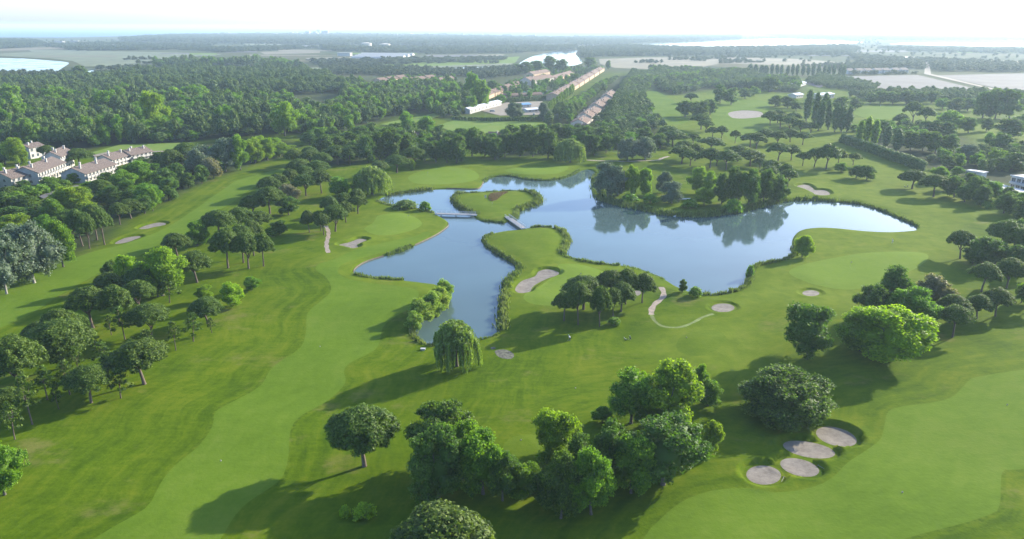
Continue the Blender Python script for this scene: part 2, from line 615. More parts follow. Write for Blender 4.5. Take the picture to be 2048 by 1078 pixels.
POND = [(775, 389), (830, 381), (870, 376), (905, 375), (955, 375), (968, 361), (985, 352), (1020, 350), (1050, 356), (1090, 359),
        (1120, 356), (1145, 348), (1162, 339), (1180, 337), (1192, 345), (1193, 360), (1196, 380), (1206, 396), (1240, 407), (1290, 417),
        (1340, 427), (1400, 429), (1450, 424), (1490, 417), (1520, 409), (1555, 402), (1590, 398), (1640, 398), (1680, 402), (1720, 406),
        (1760, 417), (1800, 434), (1831, 448), (1835, 455), (1825, 459), (1780, 462), (1730, 460), (1680, 455), (1640, 453), (1605, 457),
        (1590, 468), (1585, 480), (1586, 492), (1589, 506), (1570, 516), (1540, 523), (1510, 531), (1500, 545), (1497, 560), (1480, 575),
        (1450, 584), (1420, 587), (1395, 585), (1370, 577), (1350, 568), (1330, 556), (1300, 543), (1270, 533), (1240, 528), (1200, 525),
        (1160, 518), (1135, 511), (1128, 500), (1137, 482), (1135, 470), (1125, 459), (1105, 453), (1080, 452), (1055, 454), (1040, 457),
        (1010, 460), (985, 465), (972, 470), (968, 480), (975, 490), (1000, 507), (1030, 525), (1036, 534), (1025, 548), (1010, 562),
        (1005, 582), (1002, 610), (1000, 640), (997, 662), (970, 673), (930, 681), (880, 686), (850, 684), (833, 672), (831, 655),
        (843, 637), (862, 618), (880, 598), (887, 580), (878, 568), (850, 563), (805, 558), (745, 553), (714, 547), (707, 541),
        (712, 532), (730, 521), (760, 511), (790, 503), (830, 487), (870, 468), (892, 453), (897, 446), (892, 438), (880, 431),
        (868, 424), (850, 418), (825, 414), (790, 410), (768, 405), (757, 398)]
ISLAND = [(908, 389), (925, 385), (960, 383), (990, 381), (1020, 380), (1050, 380), (1070, 385), (1081, 395), (1074, 406), (1050, 413),
          (1036, 421), (1034, 433), (1020, 438), (1008, 443), (985, 441), (957, 437), (949, 428), (940, 422), (922, 415), (910, 405), (906, 396)]

FAIRWAYS = {
    'fairway_center': [(120, 1130), (200, 1072), (290, 1020), (310, 990), (340, 940), (398, 890), (425, 850), (431, 822), (470, 800), (520, 770),
                       (545, 732), (600, 695), (612, 660), (615, 627), (640, 605), (659, 588), (662, 572), (650, 552), (632, 541), (637, 530), (668, 520),
                       (695, 505), (735, 492), (770, 484), (800, 476), (830, 470), (850, 462), (862, 466), (850, 475), (820, 488), (780, 500), (735, 512), (690, 526), (676, 540), (681, 551), (700, 560), (750, 568), (800, 574), (829, 580), (838, 590),
                       (822, 615), (790, 635), (766, 655), (757, 690), (740, 706), (700, 726), (688, 742), (690, 765), (655, 800), (600, 833), (581, 862),
                       (577, 911), (569, 945), (552, 967), (484, 1017), (440, 1085), (380, 1180), (180, 1180)],
    'fairway_left': [(-160, 640), (0, 582), (60, 552), (180, 506), (260, 484), (330, 456), (400, 412), (440, 384), (480, 358), (550, 340),
                     (590, 331), (572, 352), (510, 374), (470, 402), (420, 432), (360, 472), (290, 505), (200, 545), (130, 585), (60, 628),
                     (0, 655), (-160, 720)],
    'fairway_right': [(1288, 1075), (1318, 1041), (1348, 1014), (1378, 996), (1424, 982), (1489, 977), (1549, 985), (1622, 975), (1664, 957),
                      (1694, 927), (1731, 902), (1761, 878), (1770, 845), (1777, 824), (1806, 814), (1852, 808), (1900, 796), (1925, 775),
                      (1940, 760), (1962, 754), (2048, 741), (2200, 722), (2400, 740), (2400, 900), (2200, 925), (2048, 937), (2021, 939), (2004, 944),
                      (1999, 1011), (1982, 1029), (1924, 1048), (1812, 1079), (1700, 1130), (1500, 1200), (1250, 1180)],
    'fairway_far': [(1430, 210), (1480, 200), (1535, 204), (1538, 235), (1560, 258), (1520, 265), (1475, 283), (1442, 262), (1424, 238)],
    'fairway_farther': [(1285, 188), (1310, 182), (1340, 197), (1362, 215), (1378, 240), (1350, 249), (1312, 244), (1296, 215)],
    'fairway_corner': [(1700, 222), (1740, 214), (1780, 212), (1822, 220), (1800, 234), (1745, 238)],
}
GREENS = {
    'green_by_bridge': [(760, 431), (800, 426), (830, 434), (844, 446), (836, 455), (815, 462), (790, 468), (760, 470), (738, 464), (729, 456), (746, 446), (752, 437)],
    'green_on_point': [(1117, 530), (1150, 528), (1183, 535), (1215, 548), (1232, 570), (1215, 590), (1175, 605), (1130, 613), (1096, 612), (1063, 607),
                       (1048, 597), (1050, 588), (1076, 574), (1101, 557), (1121, 546)],
    'green_right': [(1578, 545), (1600, 531), (1645, 520), (1720, 508), (1800, 503), (1852, 508), (1850, 525), (1810, 548), (1760, 568), (1700, 577), (1650, 573), (1605, 561)],
    'green_north': [(818, 352), (850, 340), (890, 334), (935, 338), (958, 350), (945, 362), (900, 368), (850, 369), (825, 364)],
    'green_northeast': [(1010, 342), (1040, 336), (1090, 334), (1130, 332), (1135, 338), (1110, 348), (1060, 350), (1025, 347)],
    'green_island': [(925, 400), (955, 390), (985, 405), (1030, 392), (1058, 388), (1062, 396), (1035, 405), (1018, 420), (980, 426), (950, 418), (930, 410)],
    'tee_center': [(1352, 690), (1365, 672), (1400, 662), (1440, 664), (1452, 680), (1430, 700), (1395, 712), (1362, 706)],
    'tee_near': [(1005, 896), (1018, 880), (1045, 871), (1080, 872), (1098, 890), (1075, 908), (1035, 912), (1012, 908)],
    'tee_point': [(1000, 478), (1035, 463), (1085, 458), (1118, 470), (1122, 490), (1085, 515), (1055, 522), (1015, 500)],
}
def ell(cx, cy, rx, ry, tilt=0.0):
    return [(cx + rx * math.cos(a) * math.cos(tilt) - ry * math.sin(a) * math.sin(tilt),
             cy + rx * math.cos(a) * math.sin(tilt) + ry * math.sin(a) * math.cos(tilt)) for a in [i * math.pi / 8 for i in range(16)]]


BUNKERS = [
    ('round grey sand bunker nearest the camera, leftmost of the four together', ell(1528, 945, 35, 19, 0.03), 0.75),
    ('small oval sand bunker, lower middle of the four beside the right fairway', ell(1600, 930, 40, 17, 0.24), 0.6),
    ('longest oval sand bunker, upper middle of the four beside the right fairway', ell(1619, 893, 53, 16, 0.19), 0.65),
    ('oval sand bunker farthest up the slope of the four grouped together', ell(1674, 866, 42, 18, 0.28), 0.85),
    ('round pale bunker above the tee, at the end of the worn path', ell(1446, 614.5, 23, 8.3), 0.35),
    ('tiny round pale bunker below the right-hand green', ell(1622, 584.5, 17, 6), 0.35),
    ('long kidney-shaped bunker wrapping the green on the point', z4(1000, 500, [(120, 300), (135, 265), (180, 225), (275, 192), (305, 158), (370, 143),
        (440, 155), (465, 172), (440, 192), (380, 207), (295, 245), (252, 280), (240, 310), (190, 325), (140, 320)]), 0.6),
    ('wing-shaped bunker beside the green left of the pond', z4(500, 250, [(700, 935), (790, 912), (860, 885), (920, 895), (885, 912), (842, 932), (852, 948), (820, 962), (765, 950)]), 0.7),
    ('upper of the two pale bunkers on the left fairway', z4(0, 250, [(1095, 802), (1150, 777), (1240, 757), (1300, 762), (1290, 780), (1200, 797), (1140, 811)]), 0.5),
    ('lower of the two pale bunkers on the left fairway', z4(0, 250, [(905, 917), (980, 882), (1080, 867), (1107, 875), (1060, 892), (980, 920), (930, 926)]), 0.5),
    ('curved bunker above the right arm of the pond', z4(1528, 250, [(265, 472), (330, 463), (380, 488), (405, 505), (480, 510), (520, 540), (470, 555), (410, 549), (382, 522), (320, 497), (278, 487)]), 0.7),
    ('large pale waste bunker on the far fairway', z4(1348, 0, [(320, 658), (400, 645), (500, 652), (520, 674), (460, 690), (350, 690)], 2.926), 0.3),
    ('small bunker half hidden behind the clump of pines', z4(1000, 500, [(1055, 330), (1070, 312), (1105, 318), (1112, 335), (1090, 350), (1066, 348)]), 0.5),
]
PATHS = [  # centre line, width m, material
    ('gravel_path', z4(500, 250, [(596, 790), (615, 830), (618, 870), (603, 930), (606, 970), (618, 1005)]), 1.6, 'gravel'),
    ('gravel_path', z4(1000, 500, [(1268, 300), (1290, 345), (1275, 385), (1225, 425), (1195, 470), (1192, 515)]), 1.7, 'gravel'),
    ('worn_path', z4(1000, 500, [(1192, 515), (1215, 560), (1270, 598), (1350, 612), (1440, 605), (1530, 570), (1600, 530), (1680, 505)]), 1.0, 'wornpath'),
    ('cart_path', z4(1000, 250, [(640, 275), (760, 282), (900, 285), (1010, 288), (1120, 280), (1240, 275), (1275, 260), (1330, 245)]), 2.2, 'gravel'),
]
BARE = [('bare_patch', z4(500, 500, [(1930, 800), (1990, 790), (2040, 800), (2080, 830), (2060, 860), (1990, 858), (1945, 835)]), 'bare'),
        ('bare_patch', z4(500, 500, [(1895, 775), (1925, 770), (1935, 785), (1905, 790)]), 'bare'),
        ('bare_patch', z4(500, 500, [(1440, 770), (1490, 760), (1520, 775), (1490, 795), (1450, 790)]), 'wornpath')]

pond = gpoly(POND, 1.4)
isle = gpoly(ISLAND, 1.2)
fair = {k: gpoly(v, 2.0) for k, v in FAIRWAYS.items()}
green = {k: gpoly(v, 1.6) for k, v in GREENS.items()}
bunk = [(lab, gpoly(v, 0.7), d) for lab, v, d in BUNKERS]


def ribbon(px, width):
    c = catmull([G(*p) for p in px], False, 1.5)
    t = np.gradient(c, axis=0)
    t /= np.linalg.norm(t, axis=1)[:, None] + 1e-9
    nrm = np.stack([-t[:, 1], t[:, 0]], 1)
    wob = 1 + 0.2 * np.sin(np.arange(len(c)) * 1.7)
    return np.concatenate([c + nrm * width / 2 * wob[:, None], (c - nrm * width / 2 * wob[:, None])[::-1]])


paths = [(nm, ribbon(px, w), mat) for nm, px, w, mat in PATHS] + [(nm, gpoly(px, 0.8), mat) for nm, px, mat in BARE]

WOODS = {  # woodland floors, pixel outlines
    'left': [(-300, 170), (0, 160), (140, 158), (250, 150), (330, 141), (600, 139), (640, 150), (690, 165), (720, 190), (690, 225), (640, 240),
             (610, 262), (560, 268), (430, 280), (360, 287), (240, 290), (190, 298), (180, 315), (100, 305), (60, 300), (0, 330), (-300, 380)],
    'centre': [(690, 215), (760, 190), (860, 178), (930, 180), (945, 215), (930, 236), (880, 238), (845, 225), (760, 245), (690, 262), (640, 282), (600, 270), (640, 235)],
    'north': [(640, 292), (700, 268), (800, 262), (880, 272), (980, 276), (1100, 258), (1240, 255), (1330, 262), (1260, 300), (1200, 305), (1150, 312), (1000, 312), (930, 300), (880, 318), (740, 318), (700, 330), (640, 330)],
    'villas': [(1085, 255), (1110, 230), (1145, 200), (1215, 165), (1240, 148), (1330, 150), (1300, 170), (1285, 190), (1300, 240), (1330, 262), (1250, 262)],
    'east': [(1300, 140), (1420, 140), (1500, 150), (1560, 160), (1610, 170), (1600, 188), (1500, 180), (1420, 180), (1350, 192), (1310, 182)],
    'leftgrove': [(-200, 480), (0, 440), (60, 410), (120, 400), (190, 350), (300, 310), (380, 290), (480, 280), (590, 280), (590, 310), (500, 330), (420, 360), (330, 405), (260, 435), (210, 480), (130, 520), (0, 560), (-200, 600)],
    'corner': [(1690, 282), (1800, 262), (1930, 270), (1960, 300), (2048, 300), (2200, 300), (2200, 400), (2048, 375), (1930, 352), (1850, 335)],
}
woods = {k: gpoly(v, 8.0, False) for k, v in WOODS.items()}
SEMI = [[(1500, 530), (1600, 450), (1700, 448), (1850, 420), (1900, 440), (1950, 470), (1880, 510), (1860, 560), (1760, 600), (1650, 620), (1540, 605), (1460, 625), (1420, 605), (1490, 575)],
        [(640, 525), (700, 440), (760, 415), (880, 425), (905, 450), (840, 492), (720, 530), (700, 545), (730, 558), (860, 568), (885, 580), (830, 592), (700, 572), (660, 542)],
        [(965, 480), (1000, 458), (1120, 452), (1140, 480), (1130, 508), (1240, 528), (1330, 570), (1250, 600), (1100, 622), (1035, 612), (1015, 570), (1040, 530)],
        [(770, 380), (820, 340), (900, 325), (1000, 325), (1120, 325), (1170, 335), (1100, 358), (1000, 348), (960, 376), (850, 378)],
        [(1290, 190), (1420, 190), (1560, 190), (1620, 240), (1700, 285), (1840, 350), (1960, 430), (1830, 430), (1700, 400), (1590, 395), (1570, 360), (1530, 330), (1420, 300), (1330, 250)],
        [(1700, 212), (1850, 212), (1950, 240), (2100, 250), (2200, 330), (2048, 305), (1950, 270), (1800, 255)],
        [(900, 384), (1085, 378), (1085, 405), (1040, 440), (950, 442), (905, 410)],
        [(1330, 640), (1480, 640), (1560, 690), (1500, 740), (1350, 740), (1280, 690)]]
semi = [gpoly(v, 8.0, False) for v in SEMI]
COURSE = gpoly([(-500, 640), (-200, 470), (0, 330), (190, 290), (360, 286), (600, 270), (780, 235), (880, 235), (1100, 240), (1240, 150), (1330, 145), (1560, 155),
                (1700, 180), (1850, 190), (2048, 200), (2400, 230), (2600, 420), (2800, 1300), (-800, 1300)], 40, False)

ZW = -0.75   # water level


def undul(x, y):
    return (0.32 * np.sin(x / 17.0 + 1.3) * np.sin(y / 21.0 + 0.4) + 0.22 * np.sin(x / 8.7 + y / 13.0) * np.cos(y / 9.5 - x / 30)
            + 0.10 * np.sin(x / 4.1 - y / 5.3 + 2 * np.sin(y / 17)))


def water_sdf(x, y, reach=30.0):
    a = sdf(pond, x, y, reach)
    b = sdf(isle, x, y, reach)
    d = np.minimum(np.abs(a), np.abs(b))
    return np.where((a < 0) & (b > 0), -d, d)


def terrain(x, y):
    x, y = np.asarray(x, float), np.asarray(y, float)
    r = np.hypot(x, y - 250)
    fade = 1 - smooth01((r - 420) / 250)
    base = undul(x, y) * fade * 0.8
    for k, p in green.items():
        base = base + (0.45 if 'tee' in k else 0.35) * smooth01(-sdf(p, x, y, 12) / 6 + 0.3) * fade
    cut, lip = np.zeros(x.shape), np.zeros(x.shape)
    for lab, p, dep in bunk:
        s = sdf(p, x, y, 12)
        wall = 0.9 if dep > 0.6 else 0.7
        lip = np.maximum(lip, 0.30 * dep * np.exp(-((s - wall - 0.5) / 1.3) ** 2))
        cut = np.maximum(cut, dep * 0.8 * smooth01((wall - s) / wall) + 0.12 * smooth01(-s / 2.0))
    base = base + lip * (1 - smooth01(cut / 0.3)) - cut
    w = water_sdf(x, y)
    out = ZW + 0.06 + 0.42 * smooth01(w / 0.7) + (base - ZW - 0.48) * smooth01((w - 0.4) / 6.0)
    ins = ZW + 0.06 - 0.5 * smooth01(-w / 0.8) - 1.2 * smooth01(-w / 6.0)
    return np.where(w < 0, ins, np.where(w < 29.9, out, base))


# ---- one triangulation carries the ground, fairways, greens, bunkers and paths, so that they meet edge to edge
def hexgrid(x0, x1, y0, y1, s, hole=None):
    xs, ys = np.arange(x0, x1, s), np.arange(y0, y1, s * 0.87)
    X, Y = np.meshgrid(xs, ys)
    X = X + (np.arange(len(ys)) % 2)[:, None] * s / 2 + RNG.uniform(-0.15, 0.15, X.shape) * s
    Y = Y + RNG.uniform(-0.15, 0.15, Y.shape) * s
    p = np.stack([X.ravel(), Y.ravel()], 1)
    if hole:
        a, b, c, d = hole
        p = p[~((p[:, 0] > a) & (p[:, 0] < b) & (p[:, 1] > c) & (p[:, 1] < d))]
    return p


Z0, Z1, Z2, Z3, Z4 = (-140, 190, 75, 270), (-330, 430, 40, 500), (-900, 1100, -200, 1300), (-4000, 4000, -2000, 6000), (-32000, 32000, -30000, 32000)
pts = [hexgrid(*Z0, 2.3), hexgrid(*Z1, 5.0, Z0), hexgrid(*Z2, 16.0, Z1), hexgrid(*Z3, 160.0, Z2), hexgrid(*Z4, 4000.0, Z3)]
polys = [pond, isle] + list(fair.values()) + list(green.values()) + [b[1] for b in bunk] + [p[1] for p in paths]
edges, nP, cons = [], 0, []
for p in polys:
    n = len(p)
    edges += [(nP + i, nP + (i + 1) % n) for i in range(n)]
    cons.append(p)
    nP += n


def offset_ring(p, d):
    t = np.roll(p, -1, 0) - np.roll(p, 1, 0)
    t /= np.linalg.norm(t, axis=1)[:, None] + 1e-9
    a = 0.5 * np.sum(p[:, 0] * np.roll(p[:, 1], -1) - np.roll(p[:, 0], -1) * p[:, 1])
    nrm = np.stack([t[:, 1], -t[:, 0]], 1) * (1 if a > 0 else -1)
    return p + nrm * d


extra = []
for lab, p, dep in bunk:
    for d in (-0.8, 0.45, 0.9, 1.5, 2.3, 3.5):
        extra.append(offset_ring(p, d))
for p in (pond, isle):
    for d in (-0.7, 0.35, 0.75, 1.6, 3.0):
        extra.append(offset_ring(p, d))
allpts = np.concatenate(cons + extra + pts)
res = delaunay_2d_cdt([Vector((float(a), float(b))) for a, b in allpts], edges, [], 0, 1e-4)
V2 = np.array([(v.x, v.y) for v in res[0]])
T = np.array([f for f in res[2] if len(f) == 3], np.int32)
# orient upwards
a, b, c = V2[T[:, 0]], V2[T[:, 1]], V2[T[:, 2]]
neg = ((b - a)[:, 0] * (c - a)[:, 1] - (b - a)[:, 1] * (c - a)[:, 0]) < 0
T[neg] = T[neg][:, ::-1]
VZ = terrain(V2[:, 0], V2[:, 1])
V3 = np.column_stack([V2, VZ])
cen = V2[T].mean(1)
edge_d = np.full(len(V2), 60.0)
for p in fair.values():
    edge_d = np.minimum(edge_d, np.abs(sdf(p, V2[:, 0], V2[:, 1], 60)))
wd = np.zeros(len(V2))
for p in woods.values():
    wd = np.maximum(wd, smooth01(0.5 - sdf(p, V2[:, 0], V2[:, 1], 40) / 12))
plain = smooth01(sdf(COURSE, V2[:, 0], V2[:, 1], 90) / 60)
sem = np.zeros(len(V2))
for p in semi:
    sem = np.maximum(sem, smooth01(0.5 - sdf(p, V2[:, 0], V2[:, 1], 40) / 16))
attrs = {'edge': edge_d, 'semi': sem, 'wood': wd, 'plain': plain}
owner = np.zeros(len(T), np.int32)
regions = [('ground', None, 'ground')]
for k, p in fair.items():
    regions.append((k, p, 'fairway'))
for k, p in green.items():
    regions.append((k, p, 'tee' if 'tee' in k or 'island' in k else 'green'))
for nm, p, mt in paths:
    regions.append((nm, p, mt))
for lab, p, dep in bunk:
    regions.append(('sand_bunker', p, 'sand'))
for i, (nm, p, mt) in enumerate(regions):
    if p is None:
        continue
    lo, hi = p.min(0), p.max(0)
    m = np.nonzero((cen[:, 0] > lo[0]) & (cen[:, 0] < hi[0]) & (cen[:, 1] > lo[1]) & (cen[:, 1] < hi[1]))[0]
    owner[m[inside(p, cen[m, 0], cen[m, 1])]] = i
nb = 0
for i, (nm, p, mt) in enumerate(regions):
    f = T[owner == i]
    if not len(f):
        continue
    used, inv = np.unique(f.ravel(), return_inverse=True)
    o = mesh_np(nm, V3[used], inv.reshape(-1, 3), M[mt], smooth=True, attrs={k: v[used] for k, v in attrs.items()})
    if nm == 'sand_bunker':
        tag(o, bunk[nb][0], 'bunker')
        nb += 1
    else:
        tag(o, kind='structure')


def sheet(name, poly, z, mat, kind='structure'):
    """a flat sheet: triangulated outline"""
    n = len(poly)
    r = delaunay_2d_cdt([Vector((float(a), float(b))) for a, b in poly], [(i, (i + 1) % n) for i in range(n)], [], 1, 1e-5)
    v = np.array([(q.x, q.y, z) for q in r[0]])
    f = np.array([t for t in r[2] if len(t) == 3])
    aa, bb, cc = v[f[:, 0]], v[f[:, 1]], v[f[:, 2]]
    ng = np.cross(bb - aa, cc - aa)[:, 2] < 0
    f[ng] = f[ng][:, ::-1]
    ce = v[f].mean(1)
    f = f[inside(np.asarray(poly), ce[:, 0], ce[:, 1])]
    return tag(mesh_np(name, v, f, M[mat]), kind=kind)


sheet('pond_water', offset_ring(pond, 0.6), ZW, 'pond')

# far waters and fields
FAR = [
    ('sea_water', [(-1400, 90), (-600, 80), (0, 74.5), (130, 75), (235, 72.5), (330, 70), (420, 67), (560, 64), (700, 61), (900, 58.5), (900, 57.0),
                   (500, 55), (0, 53), (-600, 50.5), (-1400, 47)], 'sea', False),
    ('river_water', [(-300, 112), (0, 116), (60, 118), (100, 121), (137, 125), (126, 135), (106, 146), (70, 148), (0, 146), (-300, 140)], 'river', True),
    ('river_water', [(175, 142), (200, 141), (232, 143), (226, 152), (186, 153)], 'river', True),
    ('river_water', [(305, 144), (326, 145), (322, 149), (306, 149)], 'river', True),
    ('river_water', [(1036, 130), (1060, 115), (1090, 106), (1120, 101), (1155, 100), (1151, 108), (1164, 122), (1160, 128), (1130, 133), (1060, 135)], 'river', True),
    ('lagoon_water', [(1235, 91), (1300, 87), (1400, 84), (1480, 79), (1560, 77.5), (1640, 79.5), (1722, 84), (1700, 88), (1640, 91), (1560, 95), (1480, 97), (1400, 97), (1300, 94)], 'river', True),
    ('lagoon_water', [(1780, 88), (1850, 85), (2048, 86), (2300, 88), (2300, 96), (2048, 94), (1900, 91)], 'river', True),
    ('canal_water', [(1770, 113), (1850, 114), (2048, 124), (2200, 131), (2200, 134), (2048, 128), (1850, 117.5), (1770, 115)], 'river', False),
    ('river_water', [(860, 141), (890, 137), (930, 135), (985, 133), (985, 136), (930, 139), (880, 143)], 'river', False),
    ('marsh_field', [(-300, 104), (0, 107), (130, 101), (310, 104), (420, 107), (340, 122), (250, 132), (170, 133), (145, 122), (100, 117), (0, 112), (-300, 110)], 'marsh', False),
    ('marsh_field', [(150, 138), (300, 136), (600, 136), (830, 131), (1030, 124), (1050, 114), (1020, 130), (860, 136), (600, 141), (330, 143), (240, 143)], 'marsh', False),
    ('marsh_field', [(760, 128), (900, 122), (1040, 113), (1030, 126), (880, 132), (780, 133)], 'meadow', False),
    ('dry_field', [(1198, 118), (1290, 115), (1440, 114), (1600, 118), (1720, 128), (1700, 131), (1600, 131), (1440, 127), (1400, 135), (1310, 139), (1230, 136), (1200, 128)], 'tan', False),
    ('dry_field', [(905, 110), (1010, 109), (1000, 114), (920, 115)], 'tan', False),
    ('dry_field', [(520, 104), (640, 100), (640, 106), (530, 109)], 'tan', False),
    ('dry_field', [(0, 98), (80, 95), (200, 92), (200, 95), (90, 99), (0, 102)], 'tan', False),
    ('dry_field', [(610, 116), (700, 114), (830, 117), (700, 121), (620, 122)], 'tan', False),
    ('ploughed_field', [(1695, 153), (1835, 150), (1965, 181), (1900, 184), (1770, 180), (1712, 167)], 'plough', False),
    ('ploughed_field', [(1872, 151), (2048, 147), (2300, 155), (2300, 200), (2048, 182), (1995, 177)], 'plough', False),
    ('meadow', [(876, 252), (912, 240), (1000, 242), (1092, 248), (1065, 262), (965, 269), (900, 264)], 'meadow', False),
    ('meadow', [(185, 306), (240, 291), (362, 287), (342, 301), (250, 311), (200, 316)], 'meadow', False),
    ('meadow', [(760, 250), (790, 243), (850, 232), (900, 218), (905, 224), (860, 240), (800, 254)], 'meadow', False),
    ('meadow', [(-60, 222), (0, 219), (45, 221), (40, 229), (0, 232), (-60, 234)], 'meadow', False),
    ('dirt_track', [(186, 312), (212, 306), (330, 303), (332, 305), (214, 309), (190, 316)], 'dirt', False),
    ('dirt_track', [(1848, 148), (1852, 125), (1858, 125), (1862, 148), (1990, 178), (1982, 179)], 'dirt', False),
    ('dirt_track', [(435, 199), (480, 195), (482, 198), (440, 203)], 'dirt', False),
    ('car_park', [(962, 222), (1010, 206), (1085, 203), (1085, 230), (1000, 232)], 'dirt', False),
    ('road', [(78, 395), (95, 388), (155, 372), (160, 375), (104, 391), (88, 400)], 'road', False),
    ('road', [(1640, 162), (1655, 168), (1640, 176), (1600, 165)], 'road', False),
]
rngf = np.random.default_rng(91)
for i in range(34):
    x0, y0 = rngf.uniform(-150, 2100), rngf.uniform(86, 112)
    if 1000 < x0 < 1180 or (1180 < x0 < 1730 and y0 < 100):
        continue
    w0, h0 = rngf.uniform(50, 170), rngf.uniform(1.2, 3.6)
    FAR.append(('farm_field', [(x0, y0), (x0 + w0, y0 + rngf.uniform(-1, 1)), (x0 + w0 * 1.05, y0 + h0), (x0 + w0 * 0.05, y0 + h0)], ('tan', 'meadow', 'marsh', 'plough')[i % 4], False))
WATERS = []
for k, (nm, px, mt, sm) in enumerate(FAR):
    w = gpoly(px, 60, sm)
    if mt in ('river', 'sea') or nm in ('car_park', 'dirt_track'):
        WATERS.append(offset_ring(gpoly(px, 30, False), 4.0))
    sheet(nm, w, (0.35 if px[0][1] > 240 else 0.12) + 0.011 * k, mt)

# ------------------------------------------------------------------ foliage builders
def ico(sub=1):
    bm = bmesh.new()
    bmesh.ops.create_icosphere(bm, subdivisions=sub, radius=1.0)
    v = np.array([q.co[:] for q in bm.verts])
    f = np.array([[q.index for q in p.verts] for p in bm.faces])
    bm.free()
    return v, f


ICO1 = ico(1)
ICO2 = ico(2)


def rdir(n, rng):
    d = rng.normal(size=(n, 3))
    return d / np.linalg.norm(d, axis=1)[:, None]


def leaves_on(blobs, n_per_area, size, rng, out_bias=0.9, droop=0.0, upw=0.0, aspect=1.0, shell=(0.82, 1.08)):
    """leaf-sized triangles over ellipsoid clumps; blobs: list of (centre, radii)"""
    C, N, S, TI = [], [], [], []
    for c, r in blobs:
        r = np.array(r)
        area = 4 * math.pi * ((r[0] * r[1]) ** 1.6 / 3 + (r[0] * r[2]) ** 1.6 / 3 + (r[1] * r[2]) ** 1.6 / 3) ** (1 / 1.6)
        n = max(6, int(area * n_per_area))
        d = rdir(n, rng)
        rad = rng.uniform(shell[0], shell[1], n)
        C.append(np.array(c) + d * r * rad[:, None])
        nn = d / r
        nn /= np.linalg.norm(nn, axis=1)[:, None]
        nn = nn * out_bias + rdir(n, rng) * (1.15 - out_bias) + np.array([0, 0, upw])
        N.append(nn / np.linalg.norm(nn, axis=1)[:, None])
        S.append(size * rng.uniform(0.65, 1.35, n))
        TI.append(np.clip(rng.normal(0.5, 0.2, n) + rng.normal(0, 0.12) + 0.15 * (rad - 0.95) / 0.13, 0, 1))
    C, N, S, TI = np.concatenate(C), np.concatenate(N), np.concatenate(S), np.concatenate(TI)
    n = len(C)
    t = np.cross(N, rdir(n, rng))
    t /= np.linalg.norm(t, axis=1)[:, None] + 1e-9
    b = np.cross(N, t)
    V = np.empty((n, 3, 3))
    V[:, 0] = C + t * (S * aspect)[:, None]
    V[:, 1] = C - t * (S * 0.55 * aspect)[:, None] + b * (S * 0.75)[:, None]
    V[:, 2] = C - t * (S * 0.55 * aspect)[:, None] - b * (S * 0.75)[:, None]
    return V.reshape(-1, 3), np.arange(3 * n).reshape(-1, 3), np.repeat(TI, 3)


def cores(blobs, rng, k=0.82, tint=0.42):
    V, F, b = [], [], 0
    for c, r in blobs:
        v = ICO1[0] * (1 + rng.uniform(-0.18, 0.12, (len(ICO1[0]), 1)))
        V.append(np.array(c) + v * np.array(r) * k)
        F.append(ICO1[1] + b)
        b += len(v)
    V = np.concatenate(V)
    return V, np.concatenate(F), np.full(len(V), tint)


def join(*parts):
    V, F, A, b = [], [], [], 0
    for v, f, a in parts:
        V.append(v)
        F.append(f + b)
        A.append(a)
        b += len(v)
    return np.concatenate(V), np.concatenate(F), np.concatenate(A)


def crown_mesh(name, mat, parts):
    v, f, a = join(*parts)
    return mesh_np(name, v, f, mat, attrs={'tint': a}, link=False)


def pine_crown(seed, mat, dens=1.0, w=12.0, h=12.0, deep=0.40, k=46, bs=1.0):
    rng = np.random.default_rng(seed)
    R = w / 2
    zc = h - deep * w
    blobs = []
    lob = rng.uniform(0, 6.28, 4)
    for i in range(k):
        a = i * 2.399963 + rng.uniform(-0.2, 0.2)
        q = math.sqrt((i + 0.5) / k)
        rr = R * 0.84 * q * (1 + 0.09 * math.sin(3 * a + lob[0]) + 0.07 * math.sin(5 * a + lob[1]))
        z = zc + deep * w * (0.84 * (1 - q ** 2.3) + 0.04) + rng.uniform(-0.35, 0.35)
        s = R * rng.uniform(0.16, 0.26) * (1.12 - 0.25 * q) * bs
        blobs.append(((rr * math.cos(a), rr * math.sin(a), z), (s, s, s * 0.82)))
    under = []
    for i in range(k // 3):
        a, q = rng.uniform(0, 6.28), rng.uniform(0.25, 0.75)
        s = R * rng.uniform(0.16, 0.24)
        under.append(((R * q * math.cos(a), R * q * math.sin(a), zc + deep * w * 0.18 + rng.uniform(-0.5, 0.5)), (s, s, s * 0.5)))
    fl = [((0, 0, zc + deep * w * 0.36), (R * 0.70, R * 0.70, deep * w * 0.30))]
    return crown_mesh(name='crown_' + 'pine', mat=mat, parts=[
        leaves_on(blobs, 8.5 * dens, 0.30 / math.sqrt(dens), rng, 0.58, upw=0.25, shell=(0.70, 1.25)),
        leaves_on(under, 4.5 * dens, 0.34 / math.sqrt(dens), rng, 0.5), cores(blobs + under, rng, 0.80), cores(fl, rng, 1.0)])


